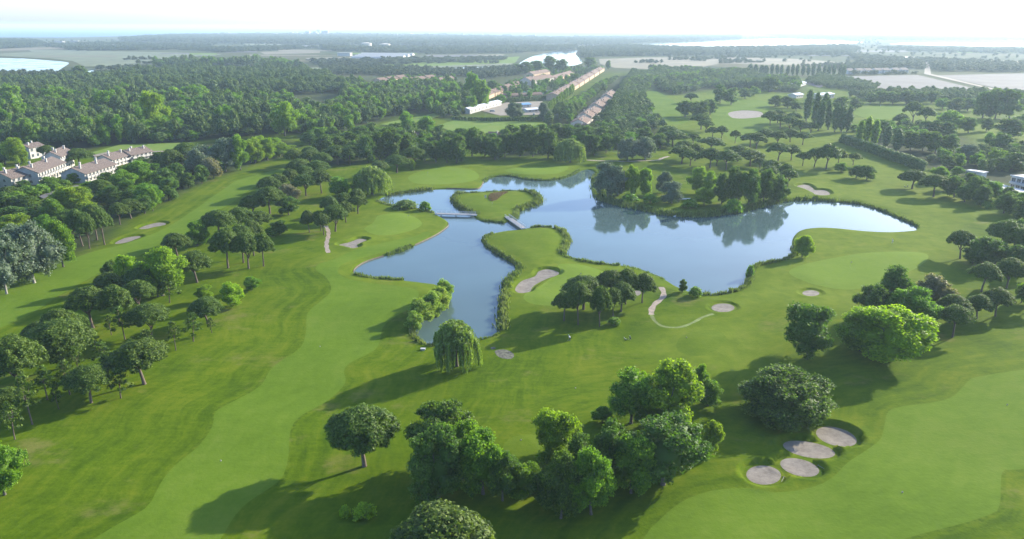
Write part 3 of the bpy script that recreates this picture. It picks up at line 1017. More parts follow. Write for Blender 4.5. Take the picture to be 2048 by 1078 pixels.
def trunk_mesh(seed, mat, h, r, limbs, spread, z_split, crown_r, lean=0.0, n=8):
    rng = np.random.default_rng(seed)
    mb = MB()
    top = Vector((lean, rng.uniform(-0.2, 0.2), z_split))
    mb.tube([(0, 0, -0.4), (0.02, 0.0, 0.25), (lean * 0.3, 0.05, z_split * 0.4), tuple(top)], [r * 1.5, r * 1.1, r * 0.92, r * 0.78], n)
    for i in range(limbs):
        a = i * 6.283 / limbs + rng.uniform(-0.4, 0.4)
        e = Vector((lean + math.cos(a) * crown_r * spread, math.sin(a) * crown_r * spread, h * rng.uniform(0.74, 0.84)))
        st = top + Vector((0, 0, -rng.uniform(0.0, 0.12) * h))
        mid = st.lerp(e, 0.5) + Vector((0, 0, -0.25 + rng.uniform(-0.2, 0.3)))
        mb.tube([tuple(st), tuple(mid), tuple(e)], [r * 0.55, r * 0.36, r * 0.12], 6)
    return mb.mesh('trunk', mat, True)


def broad_crown(seed, mat, dens=1.0, w=11.0, h=13.0, base=0.4, k=9, top=1.0, size=0.36, out=0.40, squash=0.85, sub=9):
    """lobes carried by the main limbs, each broken into clumps: an uneven outline with gaps between the lobes"""
    rng = np.random.default_rng(seed)
    R = w / 2
    H = h - base
    lobes, blobs = [], []
    for i in range(k):
        zz = 1 - 1.9 * (i + 0.5) / k
        a = i * 2.399963 + rng.uniform(-0.5, 0.5)
        pr = math.sqrt(max(0.0, 1 - zz * zz)) * (1 - 0.2 * top * max(zz, 0))
        f = rng.uniform(0.70, 1.12)
        lr = R * rng.uniform(0.34, 0.52) * (9 / k) ** 0.4
        c = np.array((R * 0.60 * pr * f * math.cos(a), R * 0.60 * pr * f * math.sin(a), base + H * (0.5 + 0.35 * zz * (0.85 + 0.2 * f))))
        lobes.append((tuple(c), (lr * 0.92, lr * 0.92, lr * 0.85)))
        for j in range(sub):
            d = rdir(1, rng)[0]
            d[2] = d[2] * 0.8 + 0.15
            o = c - np.array((0, 0, base + H * 0.45))
            d = d + 0.55 * o / (np.linalg.norm(o) + 1e-6)
            d /= np.linalg.norm(d)
            r = lr * rng.uniform(0.26, 0.48)
            q = 0.80 if j % 4 else 1.02
            if j % 4 == 0:
                r *= 0.65
            p = c + d * lr * q
            blobs.append(((p[0], p[1], max(p[2], r * 0.7)), (r, r, r * squash)))
    core = [((0, 0, base + H * 0.46), (R * 0.46, R * 0.46, H * 0.30))]
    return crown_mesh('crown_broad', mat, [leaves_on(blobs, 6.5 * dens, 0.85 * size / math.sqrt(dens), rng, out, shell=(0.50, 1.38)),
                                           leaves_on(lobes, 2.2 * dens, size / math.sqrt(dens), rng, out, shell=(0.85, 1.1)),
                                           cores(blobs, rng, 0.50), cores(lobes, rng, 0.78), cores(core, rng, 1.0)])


def column_crown(seed, mat, dens=1.0, w=4.5, h=16.0, base=0.8, k=26):
    rng = np.random.default_rng(seed)
    R = w / 2
    blobs = []
    for i in range(k):
        u = (i + 0.5) / k
        prof = (math.sin(math.pi * min(1, (u * 0.92 + 0.06))) ** 0.6)
        a = i * 2.4 + rng.uniform(-0.4, 0.4)
        s = R * rng.uniform(0.38, 0.52) * (0.45 + 0.6 * prof)
        blobs.append(((R * 0.5 * prof * math.cos(a), R * 0.5 * prof * math.sin(a), base + (h - base) * (0.06 + 0.90 * u)), (s, s, s * 1.7)))
    return crown_mesh('crown_column', mat, [leaves_on(blobs, 4.5 * dens, 0.30 / math.sqrt(dens), rng, 0.6, shell=(0.8, 1.15)), cores(blobs, rng, 0.8)])


def willow_crown(seed, mat, dens=1.0, w=11.0, h=12.0):
    rng = np.random.default_rng(seed)
    R = w / 2
    V, F, A, b = [], [], [], 0
    tops, blobs = [], []
    for i in range(22):
        u = (i + 0.5) / 22
        a, q = i * 2.4, math.sqrt(u)
        z = h * (0.96 - 0.36 * q ** 1.8) + rng.uniform(-0.5, 0.3)
        s = R * rng.uniform(0.17, 0.27)
        c = np.array((R * 0.74 * q * math.cos(a), R * 0.74 * q * math.sin(a), z - s))
        blobs.append((tuple(c), (s, s, s * 0.8)))
        for j in range(int(34 * dens)):
            d = rng.uniform(0, 6.28)
            tops.append((c + np.array([math.cos(d) * s * rng.uniform(0.3, 1.15), math.sin(d) * s * rng.uniform(0.3, 1.15), rng.uniform(-0.2, 0.6) * s]), s, q))
    C, L = [], []
    for c, s, q in tops:
        ln = min(c[2] - 0.5, rng.uniform(2.0, 5.5) * (0.55 + 0.75 * q))
        if ln < 0.5:
            continue
        n = int(ln / 0.42)
        out = np.array([c[0], c[1], 0]) / (np.hypot(c[0], c[1]) + 1e-6)
        ti = np.clip(rng.normal(0.5, 0.22), 0, 1)
        for j in range(n):
            t = j / n
            p = c + out * (0.55 * (1 - (1 - t) ** 2)) + np.array([0, 0, -ln * t]) + rng.normal(0, 0.06, 3)
            yaw = rng.uniform(0, 6.28)
            e = np.array([math.cos(yaw), math.sin(yaw), 0]) * rng.uniform(0.12, 0.26)
            V += [p + e, p - e, p + np.array([0, 0, -0.75])]
            F.append((b, b + 1, b + 2))
            A += [ti] * 3
            b += 3
    core = [((0, 0, h * 0.60), (R * 0.42, R * 0.42, h * 0.22))]
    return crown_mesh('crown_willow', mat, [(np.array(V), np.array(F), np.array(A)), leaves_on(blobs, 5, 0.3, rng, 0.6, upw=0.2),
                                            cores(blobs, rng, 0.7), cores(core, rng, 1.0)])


def young_crown(seed, mat, dens=1.0, w=5.0, h=9.0):
    rng = np.random.default_rng(seed)
    blobs = []
    for i in range(15):
        u = i / 14
        a = i * 2.4
        rr = w / 2 * (0.75 * (1 - u) ** 0.7 + 0.08) * rng.uniform(0.6, 1.1)
        s = w * rng.uniform(0.10, 0.17)
        blobs.append(((rr * math.cos(a), rr * math.sin(a), h * (0.34 + 0.60 * u)), (s, s, s * 0.7)))
    return crown_mesh('crown_young', mat, [leaves_on(blobs, 6.5 * dens, 0.27, rng, 0.45, shell=(0.5, 1.25)), cores(blobs, rng, 0.5)])


def bush_crown(seed, mat, dens=1.0, w=5.0, h=3.6, k=14):
    rng = np.random.default_rng(seed)
    blobs = []
    for i in range(k):
        a, q = i * 2.4, math.sqrt((i + 0.5) / k)
        s = w * rng.uniform(0.12, 0.19)
        blobs.append(((w * 0.36 * q * math.cos(a), w * 0.36 * q * math.sin(a), max(s * 0.6, h * (0.86 - 0.6 * q ** 2)) - s * 0.4 + rng.uniform(-0.15, 0.15)), (s, s, s)))
    return crown_mesh('crown_bush', mat, [leaves_on(blobs, 7 * dens, 0.25, rng, 0.6, shell=(0.8, 1.2)), cores(blobs, rng, 0.8)])


# kind -> (object name, phrase, category, w0, h0, [crown meshes], [trunk meshes])
KIND = {}


def reg(key, name, phrase, cat, w0, h0, crowns, trunks):
    KIND[key] = (name, phrase, cat, w0, h0, crowns, trunks)


pine_tr = [trunk_mesh(10 + i, M['bark'], 12, 0.34, 5 + i % 2, 0.55, 4.6 + 0.7 * i, 6, lean=(0.5, -0.3, 0.1)[i]) for i in range(3)]
reg('up', 'umbrella_pine', 'umbrella pine', 'pine tree', 12, 12, [pine_crown(100 + i, M['l_pine'], 2.0, k=105, bs=0.72, deep=(0.38, 0.46, 0.42, 0.52, 0.40)[i]) for i in range(5)], pine_tr)
reg('uf', 'umbrella_pine', 'umbrella pine', 'pine tree', 12, 12, [pine_crown(120 + i, M['l_pine'], 0.5, deep=0.36 + 0.03 * i) for i in range(4)], pine_tr)
broad_tr = [trunk_mesh(20 + i, M['barkg'], 12, 0.30, 5, 0.5, 3.0 + 0.4 * i, 5) for i in range(2)]
for key, mat, nm, ph, sd in (('bd', 'l_dark', 'broadleaf_tree', 'dark green broadleaf tree', 200), ('bm', 'l_mid', 'broadleaf_tree', 'mid-green broadleaf tree', 210),
                             ('bl', 'l_light', 'broadleaf_tree', 'bright green broadleaf tree', 220), ('by', 'l_yel', 'broadleaf_tree', 'yellow-green broadleaf tree', 230)):
    reg(key, nm, ph, 'tree', 11, 13, [broad_crown(sd + i, M[mat], 2.0, top=0.4 + 0.4 * i, k=9 + i, sub=10) for i in range(4)], broad_tr)
reg('bf', 'broadleaf_tree', 'dark green broadleaf tree', 'tree', 11, 13, [broad_crown(240 + i, M['l_dark'], 0.9, sub=7) for i in range(4)], broad_tr)
reg('lf', 'broadleaf_tree', 'mid-green broadleaf tree', 'tree', 11, 13, [broad_crown(250 + i, M['l_mid'], 0.9, sub=7) for i in range(4)], broad_tr)
reg('ok', 'spreading_oak', 'dark glossy spreading tree', 'tree', 18, 12, [broad_crown(260, M['l_dark'], 1.6, w=18, h=12, base=0.4, k=16, sub=12)], [broad_tr[0]])
reg('bg', 'silver_poplar', 'silvery grey-green tree', 'tree', 11, 13, [broad_crown(270 + i, M['l_grey'], 1.8, squash=1.0, out=0.45, k=10, sub=10) for i in range(3)],
    [trunk_mesh(27 + i, M['barkw'], 12, 0.28, 5, 0.5, 3.5, 5) for i in range(2)])
reg('pk', 'flowering_tree', 'pinkish blossoming tree', 'tree', 11, 13, [broad_crown(280, M['l_pink'], 0.8)], broad_tr)
reg('pp', 'lombardy_poplar', 'dark columnar poplar', 'poplar', 4.5, 16, [column_crown(300 + i, M['l_pop'], 0.9) for i in range(3)], [trunk_mesh(30, M['barkg'], 12, 0.25, 3, 0.1, 3, 2)])
reg('pl', 'lombardy_poplar', 'bright green slender poplar', 'poplar', 4.5, 16, [column_crown(310 + i, M['l_light'], 0.9) for i in range(2)], [trunk_mesh(30, M['barkg'], 12, 0.25, 3, 0.1, 3, 2)])
reg('cy', 'cypress_tree', 'narrow dark cypress', 'cypress', 4.5, 16, [column_crown(320, M['l_wood'], 0.8)], [trunk_mesh(30, M['barkg'], 12, 0.25, 3, 0.1, 3, 2)])
reg('wi', 'weeping_willow', 'weeping willow', 'willow', 11, 12, [willow_crown(400 + i, M['l_will']) for i in range(2)], [trunk_mesh(40, M['barkg'], 12, 0.35, 6, 0.4, 4, 5)])
reg('yp', 'young_pine', 'thin young pine', 'pine tree', 5, 9, [young_crown(500 + i, M['l_pine']) for i in range(3)], [trunk_mesh(50 + i, M['bark'], 9, 0.13, 4, 0.35, 4.5, 2.2, lean=0.2) for i in range(2)])
reg('sb', 'bush', 'low green bush', 'bush', 5, 3.6, [bush_crown(600 + i, M['l_mid']) for i in range(2)], [trunk_mesh(60, M['barkg'], 3, 0.08, 5, 0.6, 0.5, 1.5)])
reg('sl', 'bush', 'pale feathery willow bush', 'bush', 5, 3.6, [bush_crown(610 + i, M['l_will'], 1.2) for i in range(2)], [trunk_mesh(60, M['barkg'], 3, 0.08, 5, 0.6, 0.5, 1.5)])
reg('wl', 'willow_bush', 'pale feathery willow bush', 'bush', 11, 13, [broad_crown(640 + i, M['l_sallow'], 1.6, base=0.1, squash=1.1, k=9, sub=9) for i in range(2)], [trunk_mesh(60, M['barkg'], 3, 0.08, 5, 0.6, 0.5, 1.5)])
reg('sy', 'bush', 'yellow-green bush', 'bush', 5, 3.6, [bush_crown(620, M['l_yel'])], [trunk_mesh(60, M['barkg'], 3, 0.08, 5, 0.6, 0.5, 1.5)])

ORD = ['first', 'second', 'third', 'fourth', 'fifth', 'sixth', 'seventh', 'eighth', 'ninth', 'tenth', 'eleventh', 'twelfth', 'thirteenth', 'fourteenth', 'fifteenth', 'sixteenth', 'seventeenth', 'eighteenth', 'nineteenth', 'twentieth']
# groves: (where phrase, [(kind, base x, base y, top y, crown width) ...]) in photo pixels; a fifth string replaces the whole label
GROVES = []


def grove(where, text, group=None):
    rows = []
    for ln in text.strip().split(';'):
        p = ln.split()
        if len(p) >= 5:
            rows.append((p[0], float(p[1]), float(p[2]), float(p[3]), float(p[4]), ' '.join(p[5:]) or None))
    GROVES.append((where, rows, group or 'trees ' + where))


_cnt = {}


def plant(kind, x, y, z, w, h, label, group, rz=None):
    name, ph, cat, w0, h0, crowns, trunks = KIND[kind]
    i = _cnt[kind] = _cnt.get(kind, -1) + 1
    e = empty(name, (x, y, z), random.uniform(0, 6.28) if rz is None else rz, (w / w0, w / w0 * random.uniform(0.94, 1.06), h / h0))
    e.rotation_euler = (random.gauss(0, 0.035), random.gauss(0, 0.035), e.rotation_euler[2])
    tag(e, label, cat, group)
    link_mesh('trunk', trunks[i % len(trunks)], e)
    link_mesh('crown', crowns[i % len(crowns)], e)
    return e


def run_groves():
    for where, rows, group in GROVES:
        B = [G(r[1], r[2]) for r in rows]
        Z = terrain([b[0] for b in B], [b[1] for b in B])
        kinds = {}
        for i in sorted(range(len(rows)), key=lambda i: rows[i][1]):
            if not rows[i][5]:
                kinds.setdefault(KIND[rows[i][0]][1], []).append(i)
        for i, (k, bx, by, ty, w, lab) in enumerate(rows):
            (x, y), z = B[i], float(Z[i])
            hh = max(0.8, height_at(x, y, bx, ty) - z)
            dist = math.hypot(y * cP + CAM_H * sP, 0)
            ww = w / FPX * dist * (1.14 if k in ('up', 'uf') else 1.2 if k in ('bd', 'bm', 'bl') and by > 800 else 1.08)
            # the top edge of a broad crown seen from above is its far rim: take a little off
            hh = max(0.8, hh - 0.22 * ww * CAM_H / math.hypot(x, y) * (1.0 if k in ('up', 'uf') else 1.6 if k == 'ok' else 0.6))
            if k == 'ok':
                hh, ww = hh * 0.84, ww * 1.08
            ph = KIND[k][1]
            if lab is None:
                mem = kinds[ph]
                if len(mem) == 1:
                    lab = f'{ph} {where}'
                elif len(mem) <= len(ORD):
                    j = mem.index(i)
                    lab = (f'leftmost {ph} {where}' if j == 0 else f'rightmost {ph} {where}' if j == len(mem) - 1 else f'{ORD[j]} {ph} from left {where}')
                else:
                    j = mem.index(i)
                    m_ = len(mem)
                    lab = f'{ph} {where}, number {j + 1} counting from its left end'
            plant(k, x, y, z, ww, hh, lab, group)

# ------------------------------------------------------------------ trees one by one
grove('in the near foreground', '''
up 729 932 804 140 lone umbrella pine with a bare forked trunk, standing by the middle fairway;
up 888 1172 992 206 big umbrella pine cut by the bottom edge, only its domed crown showing;
sy 690 1032 1008 24 smaller yellow-green bush in the shade below the lone pine;
sy 729 1034 1003 48 larger yellow-green bush in the shade below the lone pine;
bm 10 990 880 78 ragged tree cut by the left edge of the picture''')
grove('in the dark clump at bottom centre', '''
bd 890 930 790 116 grey-green domed tree at the back of the bottom centre clump;
bd 878 1003 852 112 dark tree at the front left of the bottom centre clump;
bm 966 988 852 98 leafy tree at the front right of the bottom centre clump;
bl 1112 925 812 92 bright yellowish tree standing between the two bottom clumps;
bm 1046 992 918 72 low tree in deep shade between the two bottom clumps;
bd 1122 1035 905 78 tall dark tree nearest the bottom edge right of centre;
bm 1182 1028 892 84 dark tree with lit leaves beside the tree nearest the bottom edge;
bd 1215 965 843 88 dark tree behind the pair nearest the bottom edge;
bd 1326 968 828 142 broad dark tree at the right end of the bottom clump;
bm 925 962 838 88 leafy tree squeezed in the middle of the bottom centre clump;
bd 1005 1000 900 64 low dark tree at the right foot of the bottom centre clump;
bd 1160 985 870 74 dark tree between the bright yellowish tree and the tall pair;
bm 1262 985 868 84 leafy tree in the gap left of the broad dark tree;
bd 1085 1010 935 54 low shrubby tree left of the tall pair near the bottom edge''')
grove('near the tee above the bottom clump', '''
bm 1262 848 735 96 left half of the large twin tree above the bottom clump;
bl 1332 852 720 112 bright right half of the large twin tree above the bottom clump;
bm 1205 846 812 40 small tree tucked under the left of the large twin tree;
bm 1400 796 730 34 slim young tree just right of the large twin tree;
bm 1416 810 757 48 small round tree right of the large twin tree;
bl 1423 903 840 37 thin pale sapling standing in shade near the four bunkers''')
grove('right of the central tee', '''
ok 1566 822 707 180 broad glossy dark tree above the four bunkers;
bd 1616 716 599 106 tall rounded dark tree left of the bright yellow-green tree;
bl 1718 702 612 104 bright tree between the tall dark tree and the yellow-green one;
by 1784 722 612 142 large spreading yellow-green tree lit on its right side;
bd 1742 645 568 68 dark tree behind the left of the bright yellow-green trees;
bd 1788 632 535 78 tallest dark tree behind the bright yellow-green trees;
bm 1816 655 570 98 soft green tree right behind the yellow-green tree;
pk 1866 612 548 66 brownish sparse tree right of the tall dark trees''')
grove('of the lollipop pines at the right edge', '''
up 1962 585 523 58; up 2013 576 512 58; up 1899 645 587 60; up 1905 674 609 60 lollipop pine nearest the camera at right, its long thin shadow on grass; up 1953 638 587 54;
up 1990 633 575 55; bm 2042 606 564 36; up 2060 620 556 52''')
grove('in the dark grove by the right edge', '''
up 1920 516 460 52; bd 1962 532 470 72; bf 1990 528 478 50; up 2005 512 440 66; up 2032 522 455 60; bd 2028 492 435 40; bd 2046 442 398 42; up 2058 548 488 50; bf 1945 528 480 40; bf 2022 540 490 50''')
grove('of the clump beside the green on the point', '''
up 1167 618 545 86; up 1221 610 538 64; up 1251 608 536 46; up 1284 606 543 50; up 1242 623 562 52; up 1199 652 568 42; up 1156 648 564 50; up 1128 641 582 50; up 1226 633 575 40;
sb 1228 648 632 28 scrubby bush in the shade of the pine clump''')
grove('at the edge of the pond', '''
wi 914 733 622 92 large weeping willow at the near tip of the pond;
wi 745 388 325 74 weeping willow by the upper left arm of the pond;
wl 890 600 560 40; wl 878 612 570 40; wl 866 624 582 44; wl 845 638 597 50; wl 829 656 624 36; sl 878 684 668 18;
bd 1365 585 558 19 tiny lollipop tree on the bank of the main pond;
sb 1391 593 571 30 bush on the bank beside the tiny lollipop tree;
bl 1604 513 470 36 bushy willow-like tree on the bank at the right bend;
sb 1500 552 528 16 tall shrub on the bank right of the main pond;
sb 850 420 401 26 spiky palm-like shrub beside the long footbridge;
sl 808 416 398 50 grey reedy bush on the bank near the long footbridge''')
grove('in the pine belt left of the middle fairway', '''
up 45 792 668 102; up 127 737 631 118; up 127 706 617 70; up 186 656 571 78; up 240 652 568 62; up 283 624 558 64; up 225 602 541 60; up 288 592 531 64;
up 302 674 604 78; up 85 700 640 60; up 150 690 622 60; up 25 835 770 70; up 289 771 675 108 umbrella pine with a pale forked trunk at the fairway side of the left belt; up 183 808 726 84; up 416 647 590 66''')
grove('under the pine belt left of the middle fairway', '''
yp 250 679 610 45; yp 242 799 735 46; yp 65 850 745 56; yp 118 820 768 28; yp 220 773 705 46; yp 352 702 640 34; yp 387 684 623 43; yp 424 667 632 20; yp 193 704 655 30; yp 223 669 628 28; yp 339 603 550 40; yp 160 760 690 40; yp 140 790 718 50; yp 205 740 682 46; yp 265 735 676 40; yp 95 800 728 50; yp 300 715 655 40; yp 30 880 800 44''')
grove('above the left pine belt', '''
bl 325 590 494 96 big bright green tree rising from the left pine belt;
by 255 577 508 46 small yellow-green tree left of the big bright one;
bd 222 562 520 30 ; bd 316 592 548 52 ; up 394 564 500 64 umbrella pine right of the big bright green tree;
bl 411 600 570 34 round bright bush-like tree near the middle fairway;
by 463 613 563 44 vivid yellow-green tree beside the middle fairway;
bm 505 580 552 33 small round tree standing alone on the middle rough''')
grove('in the pine clump above the middle rough', '''
up 456 535 452 62; up 497 535 465 55; up 487 525 448 48; up 527 531 466 44; up 508 511 440 46; up 355 512 462 54; up 440 482 418 64; up 482 470 414 58; up 520 466 420 52; up 540 428 372 60; up 506 432 388 50''')
grove('among the pines above the middle rough', '''bm 395 492 440 50 olive sparse tree left of the pine clump; pk 580 400 367 40 pinkish blossoming tree among the pines; bd 577 430 392 44 dark bushy tree below the pinkish one;
bf 560 470 440 30 ; sb 545 470 452 34''')
grove('in the double row beyond the pinkish tree', '''
up 540 396 352 46; up 560 389 346 38; up 612 390 347 49; up 643 386 339 43; up 582 379 336 37; up 600 364 317 48; up 637 364 320 46; up 610 372 331 44;
up 590 334 299 39; up 620 326 292 36; up 622 337 300 40; up 645 340 305 37''')
grove('between the willow and the north trees', '''
up 675 330 290 50; up 700 331 296 30; up 700 323 288 38; bf 735 326 270 38 ; up 794 345 309 46; up 760 354 321 37; up 828 332 293 54;
pl 825 339 321 12 little bright conical sapling near the north green; bm 680 394 352 48; bl 720 390 350 38''')
grove('in the pine clump left of the pond green', '''
up 660 442 391 36; up 690 427 383 36; up 715 422 377 36; up 716 427 391 37; up 692 444 402 37; up 671 463 408 52; up 619 465 418 32; up 648 471 425 34; up 642 462 420 30''')
grove('at the left edge above the fairway', '''
bg 69 568 445 96 large silvery tree with a pale trunk at the left edge; bg 14 590 468 72 silvery tree cut by the left edge of the picture; bg 40 540 450 60 silvery tree behind the large silvery one;
bm 127 535 440 58 ; up 165 491 418 44; up 209 488 420 42; up 262 436 395 50; up 240 448 405 38; up 194 479 407 46; up 179 496 425 36; up 205 397 358 48''')
grove('in the mixed grove by the left houses', '''
bl 150 428 371 76; bm 250 388 340 52; bm 281 378 320 62; bf 338 400 355 48; bf 330 388 337 48; bm 300 414 365 62; bf 290 427 390 33; bl 306 422 378 25; bf 54 428 388 58; bf 40 448 410 72; bm 108 443 398 44; bl 30 470 427 62;
bf 8 430 385 42; bf 225 410 372 40; bf 265 410 375 36; bf 130 462 420 46; bm 90 470 430 40; bf 175 455 415 40; bf 320 405 378 30''')
grove('in the grove above the left fairway', '''
up 345 346 297 46; up 372 332 285 42; bg 405 348 290 62; bg 452 342 275 58; bf 404 367 328 29; pk 428 357 315 37; bf 378 376 345 31; bf 355 374 325 38; bm 481 340 268 38; bf 345 385 352 30; bf 432 345 300 40''')
grove('in the bright thicket above the left fairway', '''bl 510 326 275 42; bl 535 321 278 42; bl 560 314 285 42; bl 580 305 290 32; bl 520 312 270 36; bl 548 308 275 36''')
grove('around the left houses', '''sb 60 392 370 46; sb 85 388 366 32; bl 38 332 275 46; bf 10 328 285 52; up 97 322 290 32; up 160 332 296 52; sb 30 402 380 46; sb 115 380 365 30; bf 70 300 270 40; sb 130 372 358 26; bf 215 372 345 34; bf 190 385 362 34; bf 45 385 360 36; bm 100 376 352 34; bf 245 352 332 30; bf 285 335 314 28; bm 150 366 345 26; up 20 400 372 44; bf 320 330 302 34''')
grove('on the tree-covered spit in the pond', '''
bg 1215 394 325 64; bg 1236 392 338 40; bl 1263 396 331 31; bl 1290 395 334 28; bg 1326 387 342 31; bg 1343 407 362 46; bl 1395 387 335 42; bl 1417 392 342 34; bl 1408 410 375 40; bd 1443 407 347 38; bd 1470 410 330 38; bd 1496 412 335 48; bd 1526 406 337 42; bd 1556 402 350 46;
sb 1466 422 395 42; sb 1300 406 385 34; sb 1260 404 385 36; sb 1380 416 396 36''')
grove('in the pine row north of the wooded spit', '''
uf 1363 328 291 48; uf 1380 333 300 40; uf 1420 336 296 46; uf 1433 332 301 36; uf 1452 340 300 46; uf 1500 332 299 52; uf 1475 323 291 46; uf 1390 321 288 38; uf 1366 316 281 38; uf 1520 336 316 28''')
grove('on the far rough above the pine row', '''
uf 1422 301 274 50; uf 1345 292 260 56; uf 1336 286 252 42; uf 1386 289 266 26; uf 1425 276 254 25; uf 1443 276 252 25; uf 1470 286 261 20; uf 1500 293 266 42; uf 1512 298 266 37''')
grove('along the north bank of the pond', '''
bf 1010 313 258 42; bf 1040 313 262 44; bf 1066 313 255 42; bf 1096 316 258 48; bf 1165 311 262 34; bf 1188 311 268 38; bf 1212 306 268 34; uf 1236 309 270 30; bg 1255 321 275 40; bg 1290 319 273 46; bf 1320 296 265 42;
wi 1140 324 270 62 weeping willow hanging over the north bank of the pond''')
grove('in the dark trees behind the north green', '''
bf 913 326 270 46; bf 894 325 275 38; bf 944 313 255 44; bf 970 313 270 36; bf 990 319 275 38; bf 760 321 262 46; bf 786 319 258 42; bf 812 313 265 42; bf 850 321 276 42; bf 872 323 282 38; bf 770 300 255 40; bf 650 311 268 46; bf 676 306 270 42; bf 700 301 262 42''')
grove('behind the north bank trees', '''
bf 1025 290 250 40; bf 1050 286 246 38; bf 1080 288 248 40; bf 1110 284 246 40; bf 1140 285 250 36; bf 1170 284 250 36; bf 1200 284 252 36; bf 1230 285 254 36; lf 1260 292 262 34; bf 1290 288 255 36; bf 720 285 250 38; bf 740 278 245 36; bf 850 290 262 34''')
grove('behind the dark trees of the north green', '''bf 900 292 262 36; bf 925 288 255 36; bf 955 290 262 32; lf 815 264 222 36; lf 853 264 232 36; bf 880 278 250 34; bf 790 275 246 34; bf 830 282 255 32; bf 665 285 255 38; lf 640 282 252 36; bf 620 290 262 34''')
grove('in the row above the right pond arm', '''
uf 1605 332 304 27; uf 1628 335 296 33; uf 1652 338 289 48; uf 1676 333 298 31; uf 1706 330 306 27; uf 1556 322 286 43; uf 1582 321 290 33; bf 1712 356 330 33; bf 1733 360 330 35; bl 1682 343 324 27; uf 1572 359 328 29; uf 1575 373 339 33; uf 1540 353 320 35; uf 1538 361 332 35''')
grove('by the right-hand modern buildings', '''
up 1824 377 337 54; up 1867 393 348 58; bm 1877 364 332 35; bd 1908 394 350 43; bd 1929 403 369 35; bd 1945 399 352 39; bd 1962 411 370 39; bd 2007 426 383 46; sb 1972 414 400 20; bf 1890 380 350 34; bd 2035 430 392 36; bd 1958 384 352 34; bm 1982 397 362 36; bd 2012 407 374 34; bm 2040 416 384 34; bf 1940 372 345 30''')
grove('behind the long dark hedge', '''
bf 1820 302 262 36; bf 1845 302 262 36; bf 1870 306 264 36; bf 1896 307 268 36; bf 1895 336 310 29; lf 1915 333 305 24; lf 1915 351 332 25; bf 2001 301 265 41; lf 1978 291 265 20; bg 1935 321 288 42; lf 1990 331 297 35; bf 2022 339 303 60; cy 1962 346 318 16;
lf 1955 330 305 30''')
grove('in the tall dark poplar stand', '''pp 1612 242 178 19; pp 1628 250 182 19; pp 1643 252 185 19; pp 1656 260 198 18; pp 1669 264 204 18; pp 1682 264 212 18; pp 1693 264 210 17; pp 1636 262 200 18''')
grove('near the long dark hedge', '''pl 1718 286 240 17; pl 1731 289 232 19; pl 1748 291 237 17; pp 1792 303 256 22; pp 1770 296 250 20''')
grove('around the far waste bunker', '''
uf 1382 206 186 27; bf 1370 233 200 35; bf 1400 236 202 41; bf 1420 229 197 31; bf 1440 206 170 31; bf 1462 209 175 35; bf 1490 197 176 27; lf 1508 191 172 21; bf 1538 184 152 37; bf 1550 213 190 31; bf 1575 216 192 37; bf 1592 221 203 28;
uf 1402 259 228 37; uf 1411 263 240 31''')
grove('right of the far waste bunker', '''uf 1540 251 222 31; uf 1560 256 228 35; uf 1578 263 232 35; uf 1600 269 240 33; uf 1555 246 220 31; uf 1620 269 245 27; uf 1585 251 225 29; uf 1530 285 258 34; uf 1555 290 262 34; uf 1580 285 258 34; uf 1605 290 264 32''')
grove('in the far right corner', '''
bf 1680 223 192 31; bf 1710 219 195 29; bf 1740 208 184 26; bf 1760 207 182 30; bf 1785 208 182 32; bf 1812 208 180 34; bf 1838 208 183 30; bf 1862 207 182 30; lf 1898 263 222 52; bf 1852 269 240 31; bf 1872 271 240 29; bf 1895 273 243 31; bf 1936 266 235 29''')
grove('along the far right edge', '''bf 1965 236 180 44; bf 1990 237 178 48; bf 2018 238 178 46; bf 1972 263 236 23; bf 2020 276 235 52; bf 1770 269 240 35; uf 1825 246 205 35; uf 1850 251 215 31; bf 2045 262 225 40; uf 1800 256 228 30; bf 1910 225 196 34; bf 1935 222 195 32; lf 1885 218 195 28''')
grove('rising over the dark left wood', '''
lf 30 227 165 40; lf 115 217 172 62; lf 215 237 181 62; bl 312 268 185 58 tall bright tree with pale trunk above the left wood; lf 355 217 172 42; lf 385 214 168 42; lf 410 210 170 36; bl 570 272 203 56 tall bright tree at the right end of the left wood; lf 268 217 195 24; pp 293 192 160 15; bf 162 160 131 33; bf 135 162 142 31; lf 350 250 215 34; lf 470 245 215 34''')
grove('near the white sheds', '''lf 945 207 142 35; lf 962 217 160 37; lf 943 224 190 25; bg 1028 240 203 35; bg 1086 242 205 24; lf 1000 207 188 21; cy 1098 252 222 20; bf 1050 149 124 35; bf 1075 146 120 31; bf 1100 143 112 35; bf 1122 146 118 29; bf 1180 137 115 27; bf 1216 139 120 12''')
grove('in the clipped row beside the villas', ';'.join(f'pl {1098 + i * 5.2:.0f} {224 - i * 4:.0f} {203 - i * 4:.0f} 9' for i in range(10)))
grove('around the resort courtyard', 'cy 1012 190 171 6; cy 1020 188 170 6; cy 1045 182 164 6; cy 1052 180 162 6; bf 985 180 160 26; bf 1150 165 148 20; lf 1128 178 160 20')
grove('in the long windbreak on the plain', ';'.join(f'pp {1500 + i * 10.4 + (i % 3):.0f} {149 + i * 0.25:.0f} {127 + (i % 4)} {12 if i < 4 else 9}' for i in range(19)))
run_groves()


